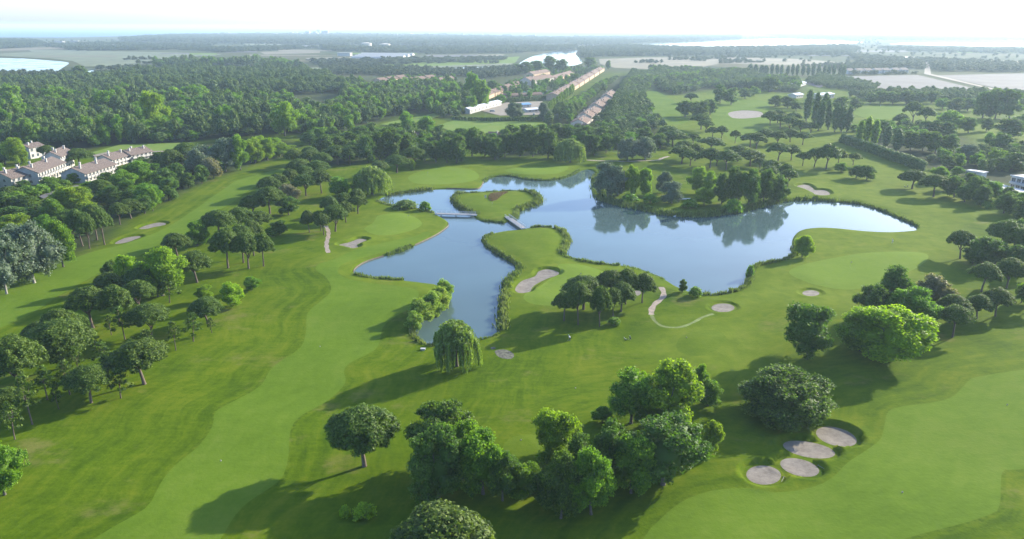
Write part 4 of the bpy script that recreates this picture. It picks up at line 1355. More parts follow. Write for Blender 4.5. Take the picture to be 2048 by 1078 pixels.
# ------------------------------------------------------------------ woods that read as one mass
def gn_scatter(name, P, S, R, src, kind='stuff'):
    """one object whose points carry copies of a crown"""
    me = bpy.data.meshes.new(name)
    n = len(P)
    me.vertices.add(n)
    me.vertices.foreach_set('co', np.asarray(P, np.float32).ravel())
    a = me.attributes.new('size', 'FLOAT_VECTOR', 'POINT')
    a.data.foreach_set('vector', np.asarray(S, np.float32).ravel())
    a = me.attributes.new('turn', 'FLOAT_VECTOR', 'POINT')
    a.data.foreach_set('vector', np.column_stack([np.zeros(n), np.zeros(n), R]).astype(np.float32).ravel())
    o = link_mesh(name, me)
    ng = bpy.data.node_groups.new('scatter', 'GeometryNodeTree')
    ng.interface.new_socket('Geometry', in_out='INPUT', socket_type='NodeSocketGeometry')
    ng.interface.new_socket('Geometry', in_out='OUTPUT', socket_type='NodeSocketGeometry')
    N, L = ng.nodes, ng.links
    gi, go = N.new('NodeGroupInput'), N.new('NodeGroupOutput')
    inst = N.new('GeometryNodeInstanceOnPoints')
    oi = N.new('GeometryNodeObjectInfo')
    oi.inputs['Object'].default_value = src
    oi.inputs['As Instance'].default_value = True
    for nm, sock in (('size', 'Scale'), ('turn', 'Rotation')):
        na = N.new('GeometryNodeInputNamedAttribute')
        na.data_type = 'FLOAT_VECTOR'
        na.inputs['Name'].default_value = nm
        L.new(na.outputs['Attribute'], inst.inputs[sock])
    L.new(gi.outputs[0], inst.inputs['Points'])
    L.new(oi.outputs['Geometry'], inst.inputs['Instance'])
    L.new(inst.outputs['Instances'], go.inputs[0])
    md = o.modifiers.new('scatter', 'NODES')
    md.node_group = ng
    return tag(o, kind=kind)


def scatter_in(poly, spacing, rng, jitter=0.45, keep=None):
    lo, hi = poly.min(0), poly.max(0)
    xs, ys = np.arange(lo[0], hi[0], spacing), np.arange(lo[1], hi[1], spacing * 0.87)
    X, Y = np.meshgrid(xs, ys)
    X = X + (np.arange(len(ys)) % 2)[:, None] * spacing / 2 + rng.uniform(-jitter, jitter, X.shape) * spacing
    Y = Y + rng.uniform(-jitter, jitter, Y.shape) * spacing
    p = np.stack([X.ravel(), Y.ravel()], 1)
    p = p[inside(poly, p[:, 0], p[:, 1])]
    return p if keep is None else p[keep(p)]


# real trees standing inside the woods lend the scatter their crowns
SRC = {}


def src_tree(key, kind, crown, bx, by, w, h, label):
    x, y = G(bx, by)
    name, ph, cat, w0, h0, crowns, trunks = KIND[kind]
    e = empty(name, (x, y, 0), 0.4, (w / w0, w / w0, h / h0))
    tag(e, label, cat, 'trees at the edges of the woods')
    link_mesh('trunk', trunks[0], e)
    SRC[key] = (link_mesh('crown', crown, e), w0, h0)


src_tree('pine_a', 'uf', pine_crown(700, M['l_wood'], 0.30, deep=0.5, k=26), 150, 262, 9, 13, 'dark pine at the front edge of the left wood')
src_tree('pine_b', 'uf', pine_crown(701, M['l_wood'], 0.30, deep=0.55, k=22), 420, 272, 9, 14, 'dark pine at the front edge of the left wood, right of the tall bright tree')
src_tree('dark_a', 'bf', broad_crown(702, M['l_wood'], 0.6, k=7, sub=5), 660, 268, 10, 13, 'dark leafy tree at the lower edge of the centre wood')
src_tree('light_a', 'lf', broad_crown(703, M['l_mid'], 0.6, k=7, sub=5), 700, 262, 10, 13, 'mid-green leafy tree at the lower edge of the centre wood')
src_tree('far_a', 'bf', broad_crown(704, M['l_far'], 0.3, k=6, sub=4), 640, 133, 10, 10, 'small round tree on the green field below the greenhouses')

rngw = np.random.default_rng(11)
n_w = 0


def wood(name, px, spacing, mix, hr, wr, label=None, world=None):
    poly = gpoly(px, 10, False) if world is None else world
    p = scatter_in(poly, spacing, rngw)
    for wp in WATERS:
        if len(p):
            p = p[~inside(wp, p[:, 0], p[:, 1])]
    if not len(p):
        return
    fld = np.sin(p[:, 0] / 23.0 + 1.1 * np.sin(p[:, 1] / 41.0)) * np.sin(p[:, 1] / 29.0 + 0.7) + 0.4 * np.sin(p[:, 0] / 9.0 + p[:, 1] / 13.0)
    tall = 1.0 + 0.22 * np.sin(p[:, 0] / 31.0 - p[:, 1] / 37.0) + 0.12 * np.sin(p[:, 0] / 11.0 + 2.0)
    if spacing < 10:
        ok = fld > -1.12
        p, fld, tall = p[ok], fld[ok], tall[ok]
    W_ = np.array([[m[1] * (math.e ** (1.5 * f) if 'light' in m[0] else 1.0) for m in mix] for f in fld])
    W_ = np.cumsum(W_ / W_.sum(1)[:, None], 1)
    pick = (rngw.random(len(p))[:, None] > W_).sum(1)
    for i, (k, _) in enumerate(mix):
        q = p[pick == i]
        if not len(q):
            continue
        src, w0, h0 = SRC[k]
        n = len(q)
        wv, hv = rngw.uniform(*wr, n) / w0, rngw.uniform(*hr, n) / h0 * (tall[pick == i] if spacing < 10 else 1.0)
        Z = terrain(q[:, 0], q[:, 1]) if q[:, 1].max() < 700 else np.zeros(n)
        gn_scatter(name, np.column_stack([q, Z]), np.column_stack([wv, wv, hv]), rngw.uniform(0, 6.28, n), src)


wood('pine_wood', [(-260, 175), (0, 166), (140, 162), (250, 153), (330, 145), (600, 143), (640, 152), (690, 168), (700, 185), (600, 190), (520, 190), (440, 192), (300, 196), (120, 200), (-260, 205)],
     9.0, [('pine_a', .45), ('pine_b', .35), ('dark_a', .2)], (7, 15), (8, 14))
wood('pine_wood', [(-260, 236), (-60, 236), (45, 232), (60, 205), (300, 200), (430, 207), (560, 205), (640, 232), (600, 266), (520, 270), (430, 280), (350, 286), (240, 288), (190, 294), (100, 300), (60, 295), (0, 300), (-260, 330)],
     8.5, [('pine_a', .28), ('pine_b', .22), ('dark_a', .24), ('light_a', .26)], (6, 17), (8, 14))
wood('mixed_wood', [(690, 172), (760, 178), (860, 172), (925, 185), (940, 215), (925, 234), (880, 236), (850, 222), (760, 240), (690, 258), (640, 276), (600, 262), (640, 232), (690, 200)],
     8.5, [('pine_a', .40), ('dark_a', .3), ('light_a', .3)], (8, 15), (8, 12))
wood('mixed_wood', [(1100, 246), (1112, 232), (1150, 205), (1215, 168), (1236, 156), (1205, 185), (1180, 200), (1150, 235), (1140, 252)], 7.0, [('pine_a', .6), ('dark_a', .25), ('light_a', .15)], (7, 10), (7, 10))
wood('mixed_wood', [(1212, 255), (1222, 215), (1240, 185), (1262, 150), (1330, 148), (1308, 168), (1284, 190), (1294, 215), (1308, 244), (1330, 262), (1250, 262)], 7.0, [('pine_a', .65), ('dark_a', .25), ('light_a', .1)], (7, 10.5), (7, 11))
wood('mixed_wood', [(1300, 142), (1420, 142), (1500, 151), (1560, 160), (1600, 170), (1595, 186), (1500, 178), (1420, 176), (1350, 190), (1318, 180)], 9, [('pine_a', .5), ('dark_a', .4), ('light_a', .1)], (7, 11), (8, 12))
wood('mixed_wood', [(1640, 152), (1700, 163), (1760, 176), (1745, 184), (1650, 176), (1610, 166)], 10, [('pine_a', .5), ('dark_a', .5)], (6, 9), (8, 11))
wood('mixed_wood', [(1700, 192), (1860, 186), (2048, 192), (2300, 210), (2300, 260), (2100, 225), (1950, 205), (1850, 203), (1720, 203)], 11, [('dark_a', .6), ('pine_a', .4)], (7, 11), (8, 12))
wood('mixed_wood', [(1700, 262), (1730, 250), (1800, 252), (1850, 262), (1840, 290), (1800, 285), (1745, 275)], 9, [('dark_a', .6), ('light_a', .4)], (6, 9), (6, 10))
wood('mixed_wood', [(1850, 340), (1880, 325), (1935, 330), (1960, 345), (2048, 345), (2200, 340), (2200, 300), (2048, 290), (1960, 300), (1930, 310), (1870, 312)], 10, [('dark_a', .6), ('light_a', .4)], (4, 8), (5, 9))
wood('mixed_wood', [(-200, 480), (-20, 440), (-20, 380), (20, 350), (-200, 400)], 9, [('dark_a', .6), ('light_a', .4)], (8, 12), (8, 11))
wood('undergrowth', [(640, 318), (700, 275), (800, 268), (880, 278), (980, 282), (1100, 262), (1240, 260), (1300, 270), (1250, 300), (1180, 302), (1130, 306), (1000, 306), (930, 300), (880, 314), (740, 314), (700, 322)],
     8.0, [('dark_a', .7), ('light_a', .3)], (4, 8.5), (6, 9))
wood('undergrowth', [(0, 470), (60, 425), (180, 385), (300, 345), (380, 305), (480, 290), (505, 300), (470, 325), (400, 355), (330, 395), (250, 425), (190, 455), (130, 500), (60, 520), (0, 530)], 9, [('dark_a', .7), ('light_a', .3)], (3, 6), (5, 8))
wood('garden_trees', [(985, 180), (1050, 160), (1060, 148), (1140, 140), (1200, 136), (1205, 142), (1150, 162), (1120, 178), (1100, 196), (1010, 200)], 17, [('dark_a', .5), ('light_a', .5)], (5, 10), (6, 10))
wood('garden_trees', [(760, 176), (765, 158), (910, 156), (915, 168)], 15, [('dark_a', .5), ('light_a', .5)], (5, 9), (6, 10))
wood('garden_trees', [(1180, 258), (1240, 192), (1252, 160), (1262, 150), (1240, 185), (1222, 215), (1212, 255)], 8, [('dark_a', .5), ('light_a', .2), ('pine_a', .3)], (4, 8), (6, 9))
# tree belts of the plain
rngh = np.random.default_rng(44)
for i in range(46):
    x0, y0 = rngh.uniform(-100, 2150), rngh.uniform(84, 134)
    if 1000 < x0 < 1200 or (x0 < 160 and y0 > 108) or (1230 < x0 < 1730 and y0 < 98):
        continue
    ln, sl_ = rngh.uniform(25, 120), rngh.uniform(-0.03, 0.04)
    wood('hedgerow', [(x0, y0), (x0 + ln, y0 + sl_ * ln), (x0 + ln, y0 + sl_ * ln + 1.0), (x0, y0 + 1.0)], 13, [('far_a', 1.0)], (4, 10), (8, 15))
wood('scattered_trees', [(-300, 104), (300, 92), (900, 92), (1150, 98), (1300, 114), (1700, 132), (2300, 150), (2300, 112), (1760, 100), (1760, 82), (2300, 80), (2300, 70), (-300, 84)], 95, [('far_a', 1.0)], (5, 11), (8, 14))
wood('tree_belt', [(310, 131), (420, 128), (600, 131), (605, 134), (420, 134), (312, 134)], 9, [('dark_a', .8), ('light_a', .2)], (10, 18), (10, 15))
for px, sp, hr in (
        ([(-300, 88), (0, 83), (60, 84), (90, 90), (60, 96), (0, 98), (-300, 104)], 30, (12, 20)),
        ([(90, 92), (200, 88), (420, 92), (425, 98), (300, 101), (150, 102)], 34, (8, 14)),
        ([(240, 79), (330, 72), (470, 70), (640, 70), (900, 73), (1040, 76), (1150, 78), (1150, 86), (1000, 92), (800, 91), (640, 90), (400, 86), (250, 84)], 42, (12, 20)),
        ([(400, 99), (520, 97), (600, 94), (640, 96), (520, 103), (440, 106)], 24, (8, 14)),
        ([(640, 95), (760, 98), (880, 98), (1000, 96), (1150, 95), (1150, 100), (1080, 104), (1020, 107), (900, 107), (760, 105), (650, 102)], 26, (10, 16)),
        ([(1150, 76), (1300, 74), (1480, 72), (1480, 78), (1380, 82), (1240, 88), (1150, 92)], 50, (12, 18)),
        ([(1156, 100), (1235, 94), (1400, 99), (1560, 97), (1690, 93), (1722, 100), (1700, 112), (1500, 110), (1300, 112), (1200, 114), (1166, 118)], 20, (9, 16)),
        ([(1700, 112), (1780, 118), (1880, 122), (2048, 132), (2300, 142), (2300, 150), (2048, 145), (1870, 143), (1780, 135), (1720, 128)], 22, (7, 13)),
        ([(1640, 132), (1700, 132), (1800, 142), (1690, 142)], 12, (6, 10)),
        ([(1690, 149), (1830, 147.5), (1832, 149), (1692, 151)], 17, (4, 9)),
        ([(1500, 66), (1800, 72), (2048, 72), (2300, 74), (2300, 80), (2048, 79), (1800, 80), (1560, 74)], 70, (10, 16)),
        ([(1760, 96), (2048, 100), (2300, 104), (2300, 110), (2048, 108), (1800, 103)], 40, (8, 14)),
        ([(180, 138), (300, 136), (310, 141), (240, 143)], 14, (5, 9)),
        ([(620, 124), (760, 122), (1000, 117), (1030, 119), (900, 126), (740, 132), (640, 131)], 30, (6, 11)),
        ([(640, 137), (780, 136), (900, 143), (1000, 140), (1035, 137), (1040, 150), (980, 158), (900, 152), (760, 152), (650, 148)], 13, (6, 11)),
        ([(0, 150), (110, 152), (170, 155), (330, 142), (330, 147), (150, 162), (0, 162)], 12, (7, 12))):
    wood('tree_belt', px, sp, [('far_a', 1.0)], hr, (sp * 0.7, sp * 1.1) if sp > 14 else (9, 13))

# ------------------------------------------------------------------ reeds and edging along the pond
def along(poly, i0, i1):
    n = len(poly)
    return poly[[k % n for k in range(i0, i1 if i1 > i0 else i1 + n)]]


def nearest(poly, px):
    g = np.array(G(*px))
    return int(np.argmin(((poly - g) ** 2).sum(1)))


def blades(name, line, per_m, h, spread, mat, seed, off=0.35, lean=0.25, label=None, width=0.09):
    rng = np.random.default_rng(seed)
    seg = np.linalg.norm(np.diff(line, axis=0), axis=1)
    L = np.concatenate([[0], np.cumsum(seg)])
    n = int(L[-1] * per_m)
    s = rng.uniform(0, L[-1], n)
    x, y = np.interp(s, L, line[:, 0]), np.interp(s, L, line[:, 1])
    t = np.gradient(line, axis=0)
    t /= np.linalg.norm(t, axis=1)[:, None] + 1e-9
    nx, ny = np.interp(s, L, t[:, 1]), np.interp(s, L, -t[:, 0])
    o = rng.normal(off, spread, n)
    x, y = x + nx * o, y + ny * o
    clump = 0.62 + 0.38 * np.sin(s * 0.9 + 2 * np.sin(s * 0.23 + seed)) * np.sin(s * 0.31 + seed)
    hh = h * rng.uniform(0.55, 1.15, n) * np.clip(clump + 0.25, 0.35, 1.2)
    z = np.maximum(terrain(x, y), ZW - 0.15)
    a = rng.uniform(0, 6.28, n)
    wx, wy = np.cos(a) * width * (1 + hh), np.sin(a) * width * (1 + hh)
    lx, ly = rng.normal(0, lean, n) * hh, rng.normal(0, lean, n) * hh
    V = np.empty((n, 4, 3))
    V[:, 0] = np.column_stack([x - wx, y - wy, z - 0.1])
    V[:, 1] = np.column_stack([x + wx, y + wy, z - 0.1])
    V[:, 2] = np.column_stack([x + wx * 0.8 + lx * 0.5, y + wy * 0.8 + ly * 0.5, z + hh * 0.6])
    V[:, 3] = np.column_stack([x + lx, y + ly, z + hh])
    b = np.arange(n)[:, None] * 4
    F = np.concatenate([b + [0, 1, 2], b + [0, 2, 3]], 0)
    ti = np.repeat(np.clip(rng.normal(0.5, 0.25, n), 0, 1), 4)
    return tag(mesh_np(name, V.reshape(-1, 3), F, M[mat], attrs={'tint': ti}), kind='stuff')


def shore(px_a, px_b, poly=pond):
    a, b = nearest(poly, px_a), nearest(poly, px_b)
    return along(poly, a, b)


sgn = 1 if 0.5 * np.sum(pond[:, 0] * np.roll(pond[:, 1], -1) - np.roll(pond[:, 0], -1) * pond[:, 1]) > 0 else -1
sgi = -1 if 0.5 * np.sum(isle[:, 0] * np.roll(isle[:, 1], -1) - np.roll(isle[:, 0], -1) * isle[:, 1]) > 0 else 1
for k, (pa, pb, per, h, spr, mt, off) in enumerate([
        ((775, 389), (870, 376), 26, 1.5, 0.7, 'l_reed', 0.2),
        ((968, 361), (1162, 339), 22, 1.2, 0.4, 'l_reed', 0.2),
        ((1192, 350), (1555, 402), 34, 2.3, 1.2, 'l_reed', -0.2),
        ((1555, 402), (1680, 402), 30, 2.0, 0.8, 'l_reed', 0.0),
        ((1680, 402), (1835, 452), 24, 1.3, 0.35, 'l_reed', 0.2),
        ((1586, 492), (1510, 531), 26, 1.5, 0.6, 'l_reed', 0.2),
        ((1510, 531), (1450, 584), 26, 1.5, 0.6, 'l_reed', 0.2),
        ((1450, 584), (1395, 585), 26, 1.4, 0.5, 'l_reed', 0.3),
        ((1240, 528), (1128, 500), 24, 1.2, 0.5, 'l_reed', 0.3),
        ((1128, 505), (1105, 453), 30, 1.6, 0.7, 'l_reedl', 0.4),
        ((1105, 453), (1055, 454), 26, 1.2, 0.4, 'l_reed', 0.3),
        ((985, 465), (1036, 534), 30, 1.4, 0.55, 'l_reed', 0.3),
        ((1036, 534), (1005, 582), 30, 1.6, 0.8, 'l_reed', 0.6),
        ((1005, 582), (997, 662), 30, 1.7, 0.8, 'l_reedl', 0.8),
        ((997, 662), (880, 686), 16, 0.8, 0.35, 'l_reed', 0.3),
        ((880, 686), (831, 655), 26, 1.3, 0.5, 'l_reedl', 0.4),
        ((805, 558), (707, 541), 40, 1.2, 0.7, 'l_reed', -0.3),
        ((775, 507), (830, 487), 34, 1.3, 0.6, 'l_reed', 0.0),
        ((868, 424), (757, 398), 26, 1.1, 0.6, 'l_reedl', 0.3),
        ((1330, 556), (1240, 528), 10, 0.7, 0.4, 'l_reed', 0.3)]):
    blades('reeds', shore(pa, pb), per, h, spr, mt, 30 + k, off * sgn)
for k, (pa, pb, per, h, spr, mt, off) in enumerate([
        ((949, 428), (925, 385), 34, 1.8, 0.8, 'l_reed', 0.5),
        ((925, 385), (1050, 380), 20, 1.1, 0.5, 'l_reed', 0.3),
        ((1050, 380), (1036, 421), 36, 1.9, 0.9, 'l_reed', 0.5),
        ((1036, 421), (1020, 438), 30, 1.6, 0.6, 'l_reedl', 0.4),
        ((1008, 443), (957, 437), 24, 0.9, 0.4, 'l_reed', 0.2)]):
    blades('reeds', shore(pa, pb, isle), per, h, spr, mt, 70 + k, off * sgi)

# flower bed on the heart-shaped island, edged by stems
fb = gpoly([(978, 396), (982, 388), (1000, 385), (1016, 384), (1004, 391), (992, 400), (982, 402)], 1.0)
q = scatter_in(fb, 0.45, rngw)
vv, ff, aa = leaves_on([((float(p[0]), float(p[1]), float(z) + 0.25), (0.35, 0.35, 0.35)) for p, z in zip(q, terrain(q[:, 0], q[:, 1]))], 9, 0.16, np.random.default_rng(3), 0.4)
tag(mesh_np('flower_bed_plants', vv, ff, M['l_flow'], attrs={'tint': aa}), kind='stuff')


def edging(name, line, label, h=0.45, z0=ZW):
    mb = MB()
    for i in range(0, len(line) - 1):
        mb.beam((*line[i], z0 + h / 2), (*line[i + 1], z0 + h / 2), 0.14, h)
    o = mb.build(name, M['wood'])
    return tag(o, label, 'edging')


edging('timber_edging', shore((830, 487), (895, 441)), 'low timber edging along the bank below the pond green')
edging('timber_edging', shore((707, 541), (775, 507)), 'low timber edging round the left tip of the pond')
edging('timber_edging', shore((895, 376), (968, 361)), 'low timber edging along the bank below the north green')


# ------------------------------------------------------------------ footbridges
def footbridge(a_px, b_px, width, label, zd=0.25, rail_h=1.05, bays=8):
    a, b = np.array(G(*a_px)), np.array(G(*b_px))
    L = float(np.linalg.norm(b - a))
    e = empty('footbridge', (a[0], a[1], zd), math.atan2(b[1] - a[1], b[0] - a[0]))
    tag(e, label, 'bridge')
    d = MB()
    d.box(-0.6, L + 0.6, -width / 2, -width / 2 + 0.18, -0.38, -0.06)
    d.box(-0.6, L + 0.6, width / 2 - 0.18, width / 2, -0.38, -0.06)
    d.box(-0.6, L + 0.6, -0.1, 0.1, -0.36, -0.06)
    d.build('beam', M['rail'], e)
    np_ = int(L / 0.32)
    pm = MB().box(-0.145, 0.145, -width / 2 - 0.08, width / 2 + 0.08, -0.055, 0.0).mesh('plank', M['plank'])
    for i in range(np_):
        o = link_mesh('plank', pm, e)
        o.location = ((i + 0.5) * L / np_, 0, random.uniform(-0.008, 0.008))
    for s in (-1, 1):
        y = s * (width / 2 - 0.05)
        r = MB()
        for i in range(bays):
            x0, x1 = i * L / bays + 0.05, (i + 1) * L / bays - 0.05
            r.beam((x0, y, rail_h), (x1, y, rail_h), 0.09, 0.07)
            r.beam((x0, y, rail_h * 0.55), (x1, y, rail_h * 0.55), 0.05, 0.05)
            r.beam((x0, y, 0.12), (x1, y, 0.12), 0.05, 0.05)
            for j in range(1, 4):
                xx = x0 + (x1 - x0) * j / 4
                r.beam((xx, y, 0.14), (xx, y, rail_h - 0.03), 0.03, 0.03)
        r.build('railing', M['rail'], e)
        for i in range(bays + 1):
            MB().box(i * L / bays - 0.05, i * L / bays + 0.05, y - 0.05, y + 0.05, -0.3, rail_h + 0.1).build('post', M['rail'], e)
    for x in (L * 0.12, L * 0.5, L * 0.88):
        for s in (-1, 1):
            MB().tube([(x, s * width * 0.35, -2.6), (x, s * width * 0.35, -0.38)], [0.12, 0.12], 8).build('pier', M['wood'], e)
    return e


footbridge((873, 428), (951, 430), 2.0, 'long grey footbridge with railings, spanning the left arm of the pond')
footbridge((1014, 434), (1047, 457), 2.0, 'short footbridge between the heart-shaped island and the grassy point', bays=6)


# ------------------------------------------------------------------ hedges
def hedge(px, width, height, label, seed, mat='l_wood'):
    line = catmull([G(*p) for p in px], False, 1.6)
    rng = np.random.default_rng(seed)
    z = terrain(line[:, 0], line[:, 1])
    blobs = []
    for (x, y), zz in zip(line, z):
        for k in range(3):
            s = width * rng.uniform(0.30, 0.42)
            blobs.append(((x + rng.normal(0, width * 0.12), y + rng.normal(0, width * 0.12), zz + height * (0.18 + 0.30 * k) + rng.uniform(-0.2, 0.2)), (s, s, height * 0.24)))
    v, f, a = join(leaves_on(blobs, 3.5, 0.33, rng, 0.65), cores(blobs, rng, 0.88))
    return tag(mesh_np('hedge', v, f, M[mat], attrs={'tint': a}), label, 'hedge')


hedge([(1683, 284), (1730, 301), (1790, 322), (1846, 342)], 5.0, 6.5, 'long tall dark hedge running diagonally beside the far fairway', 5)
hedge([(602, 281), (625, 280), (650, 279)], 2.2, 2.4, 'short clipped dark hedge at the end of the left fairway', 6)
hedge([(905, 240), (960, 243), (1030, 243), (1085, 240)], 3.0, 4.0, 'dark hedge between the meadow and the white sheds', 7)
hedge([(1005, 205), (1050, 202), (1100, 197)], 3.5, 5.0, 'dark hedge in front of the resort courtyard', 8)


# ------------------------------------------------------------------ buildings
win_pane = MB().box(-0.5, 0.5, -0.02, 0.05, -0.5, 0.5).mesh('window', M['glass'])
win_frame = MB()
for b6 in ((-0.58, 0.58, -0.06, 0.04, 0.503, 0.58), (-0.58, 0.58, -0.06, 0.04, -0.58, -0.503), (-0.58, -0.503, -0.06, 0.04, -0.5, 0.5), (0.503, 0.58, -0.06, 0.04, -0.5, 0.5), (-0.03, 0.03, -0.05, 0.0, -0.5, 0.5)):
    win_frame.box(*b6)
win_frame = win_frame.mesh('frame', M['white'])


def window(parent, x, y, z, w, h, rz=0.0, frame=True):
    o = link_mesh('window', win_pane, parent)
    o.location = (x, y, z)
    o.rotation_euler = (0, 0, rz)
    o.scale = (w, 1, h)
    if frame:
        link_mesh('frame', win_frame, o)
    return o


def house(a_px, b_px, depth, eave, ridge, label, wall='white', roof='tile_brown', chim=2, floors=2, balcony=True, name='house', group=None, wins=None, over=0.8, near=True):
    a, b = np.array(G(*a_px)), np.array(G(*b_px))
    L = float(np.linalg.norm(b - a))
    e = empty(name, (a[0], a[1], 0), math.atan2(b[1] - a[1], b[0] - a[0]))
    tag(e, label, 'house' if name != 'shed' else 'shed', group)
    m = MB()                                   # walls with gable ends
    v = [(0, 0, -0.3), (L, 0, -0.3), (L, depth, -0.3), (0, depth, -0.3), (0, 0, eave), (L, 0, eave), (L, depth, eave), (0, depth, eave), (0, depth / 2, ridge - 0.12), (L, depth / 2, ridge - 0.12)]
    m.v = v
    m.f = [(0, 1, 5, 4), (2, 3, 7, 6), (0, 4, 8, 7, 3), (1, 2, 6, 9, 5), (4, 5, 9, 8), (6, 7, 8, 9), (0, 3, 2, 1)]
    m.build('wall', M[wall], e)
    sl = (ridge - eave) / (depth / 2)
    r = MB()
    t = 0.22
    for s in (0, 1):
        y0, y1 = (-over, depth / 2) if s == 0 else (depth + over, depth / 2)
        z0, z1 = eave - sl * over, ridge
        x0, x1 = -over * 0.6, L + over * 0.6
        c = [(x0, y0, z0), (x1, y0, z0), (x1, y1, z1), (x0, y1, z1)]
        r.quadbox(c + [(p[0], p[1], p[2] + t) for p in c])
    rf = r.build('roof', M[roof], e)
    for i in range(chim):
        x = L * (i + 0.5) / chim
        y = depth * (0.32 if i % 2 == 0 else 0.68)
        z = eave + sl * min(y, depth - y)
        c = MB().box(x - 0.4, x + 0.4, y - 0.4, y + 0.4, z - 0.2, ridge + 0.9)
        c.box(x - 0.52, x + 0.52, y - 0.52, y + 0.52, ridge + 0.903, ridge + 1.1)
        c.build('chimney', M[wall], rf)
    nwin = wins or max(2, int(L / (3.2 if near else 5.5)))
    fh = eave / floors
    for fl in range(floors):
        for i in range(nwin):
            x = L * (i + 0.5) / nwin
            window(e, x, -0.03, fh * (fl + 0.52), 1.5 if near else 1.2, fh * (0.5 if near else 0.4), 0, near)
    for fl in range(floors):
        if near:
            for y in (depth * 0.3, depth * 0.7):
                window(e, -0.03, y, fh * (fl + 0.52), 1.2, fh * 0.45, -math.pi / 2, near)
    if balcony and near:
        bc = MB()
        for i in range(nwin):
            x0, x1 = L * i / nwin + 0.25, L * (i + 1) / nwin - 0.25
            bc.box(x0, x1, -1.5, -0.002, fh - 0.15, fh)
            bc.box(x0, x1, -1.5, -1.36, fh + 0.003, fh + 1.0)
            bc.box(x0, x0 + 0.2, -1.357, -0.002, fh + 0.003, fh + 1.0)
        bc.build('balcony', M[wall], e)
        MB().box(L * 0.5 - 0.6, L * 0.5 + 0.6, -0.05, 0.02, -0.05, 2.1).build('door', M['wood'], e)
    return e


g1 = 'white terraced houses with brown tiled roofs'
house((26, 379), (76, 366), 13, 5.8, 8.8, 'white house with arched balconies and row of chimneys, left end of terrace', chim=4, group=g1)
house((80, 370), (134, 347), 13, 6.6, 9.6, 'largest white terraced house, its long balcony front facing the grove', chim=4, group=g1)
house((172, 366), (234, 345), 13, 5.0, 8.0, 'white house with gable towards us and garage below, beside the grove', chim=4, group=g1)
house((226, 335), (262, 324), 11, 4.6, 7.2, 'low white house with brown roof, behind the gabled one', chim=3, group=g1)
house((264, 325), (306, 316), 11, 4.6, 7.2, 'rightmost white house of the left group, beside the field', chim=3, group=g1)
house((126, 342), (150, 330), 10, 8.4, 11.2, 'tall white house with big round chimneys behind the terrace', chim=3, floors=3, group=g1, balcony=False)
house((62, 318), (92, 312), 9, 7.0, 8.8, 'white house mostly hidden by trees at the back of the group', chim=2, group=g1, balcony=False)

g2 = 'villas with terracotta roofs'
N_ = ['nearest', 'second', 'third', 'fourth', 'fifth', 'sixth', 'seventh', 'eighth', 'ninth', 'tenth']
for i in range(6):
    t0, t1 = i / 6, (i + 0.86) / 6
    house((1172 + 62 * t0, 258 - 63 * t0 - 3 * (i % 2)), (1172 + 62 * t1, 258 - 63 * t1 - 3 * (i % 2)), 13, 4.8, 7.6 + 0.5 * (i % 2),
          f'{N_[i]} villa up the terracotta row between the pine belts', 'cream', 'tile_red', 3, 1, False, 'villa', g2, near=False)
for i in range(9):
    t0, t1 = i / 9, (i + 0.88) / 9
    house((1118 + 92 * t0, 201 - 60 * t0), (1118 + 92 * t1, 201 - 60 * t1), 15, 5.5, 8.2 + 0.5 * (i % 2),
          f'{N_[i]} building along the long resort row toward the river', 'ochre', 'tile_red', 2, 2, False, 'resort_block', g2, near=False)
for i in range(5):
    t0, t1 = i / 5, (i + 0.86) / 5
    house((978 + 66 * t0, 198 - 26 * t0), (978 + 66 * t1, 198 - 26 * t1), 13, 5, 7.6, f'{N_[i]} terracotta building left of the resort pool', 'ochre', 'tile_red', 1, 2, False, 'resort_block', g2, near=False)
house((1060, 172), (1108, 165), 16, 8, 12, 'main resort building with wide terracotta roof above the pool', 'cream', 'tile_red', 2, 2, False, 'resort_block', g2, near=False)
house((1066, 160), (1100, 154), 14, 9, 12.5, 'rear wing of the main resort building', 'ochre', 'tile_red', 1, 2, False, 'resort_block', g2, near=False)
house((1112, 164), (1148, 152), 14, 6, 9, 'right wing of the resort beside the main building', 'ochre', 'tile_red', 1, 2, False, 'resort_block', g2, near=False)
house((1005, 198), (1085, 194), 9, 3.5, 5.5, 'low terracotta building closing the front of the resort courtyard', 'ochre', 'tile_red', 0, 1, False, 'resort_block', g2, near=False)
for i, x in enumerate((762, 782, 800, 818, 838, 858, 878, 896)):
    house((x, 168 - (i % 3) * 3), (x + 15, 166 - (i % 3) * 3), 14, 5, 8, f'{"leftmost" if i == 0 else "rightmost" if i == 7 else ORD[i] + " from left"} of the terracotta houses beyond the pine wood', 'ochre', 'tile_red', 0, 2, False, 'villa', g2, near=False)
house((806, 284), (846, 286), 9, 4.5, 6.6, 'red-roofed house half hidden by dark trees above the north green', 'cream', 'tile_red', 1, 1, False, group=g2)
house((974, 283), (1010, 285), 9, 4.5, 6.6, 'red-roofed house behind the trees left of the north bank willow', 'cream', 'tile_red', 1, 1, False, group=g2)
house((1148, 262), (1172, 264), 8, 4.0, 5.8, 'small pink-roofed house at the foot of the villa row', 'cream', 'tile_red', 1, 1, False, group=g2)
house((940, 228), (1003, 211), 9, 4.2, 5.6, 'long white metal shed beside the yard', 'white', 'metal', 0, 1, False, 'shed', wins=9, near=False)
house((1038, 217), (1062, 215), 9, 3.5, 4.6, 'low shed with a blue roof in the yard', 'white', 'blue', 0, 1, False, 'shed', near=False)
house((1054, 226), (1078, 224), 8, 3.0, 3.9, 'small white shed at the lower end of the yard', 'white', 'metal', 0, 1, False, 'shed', near=False)
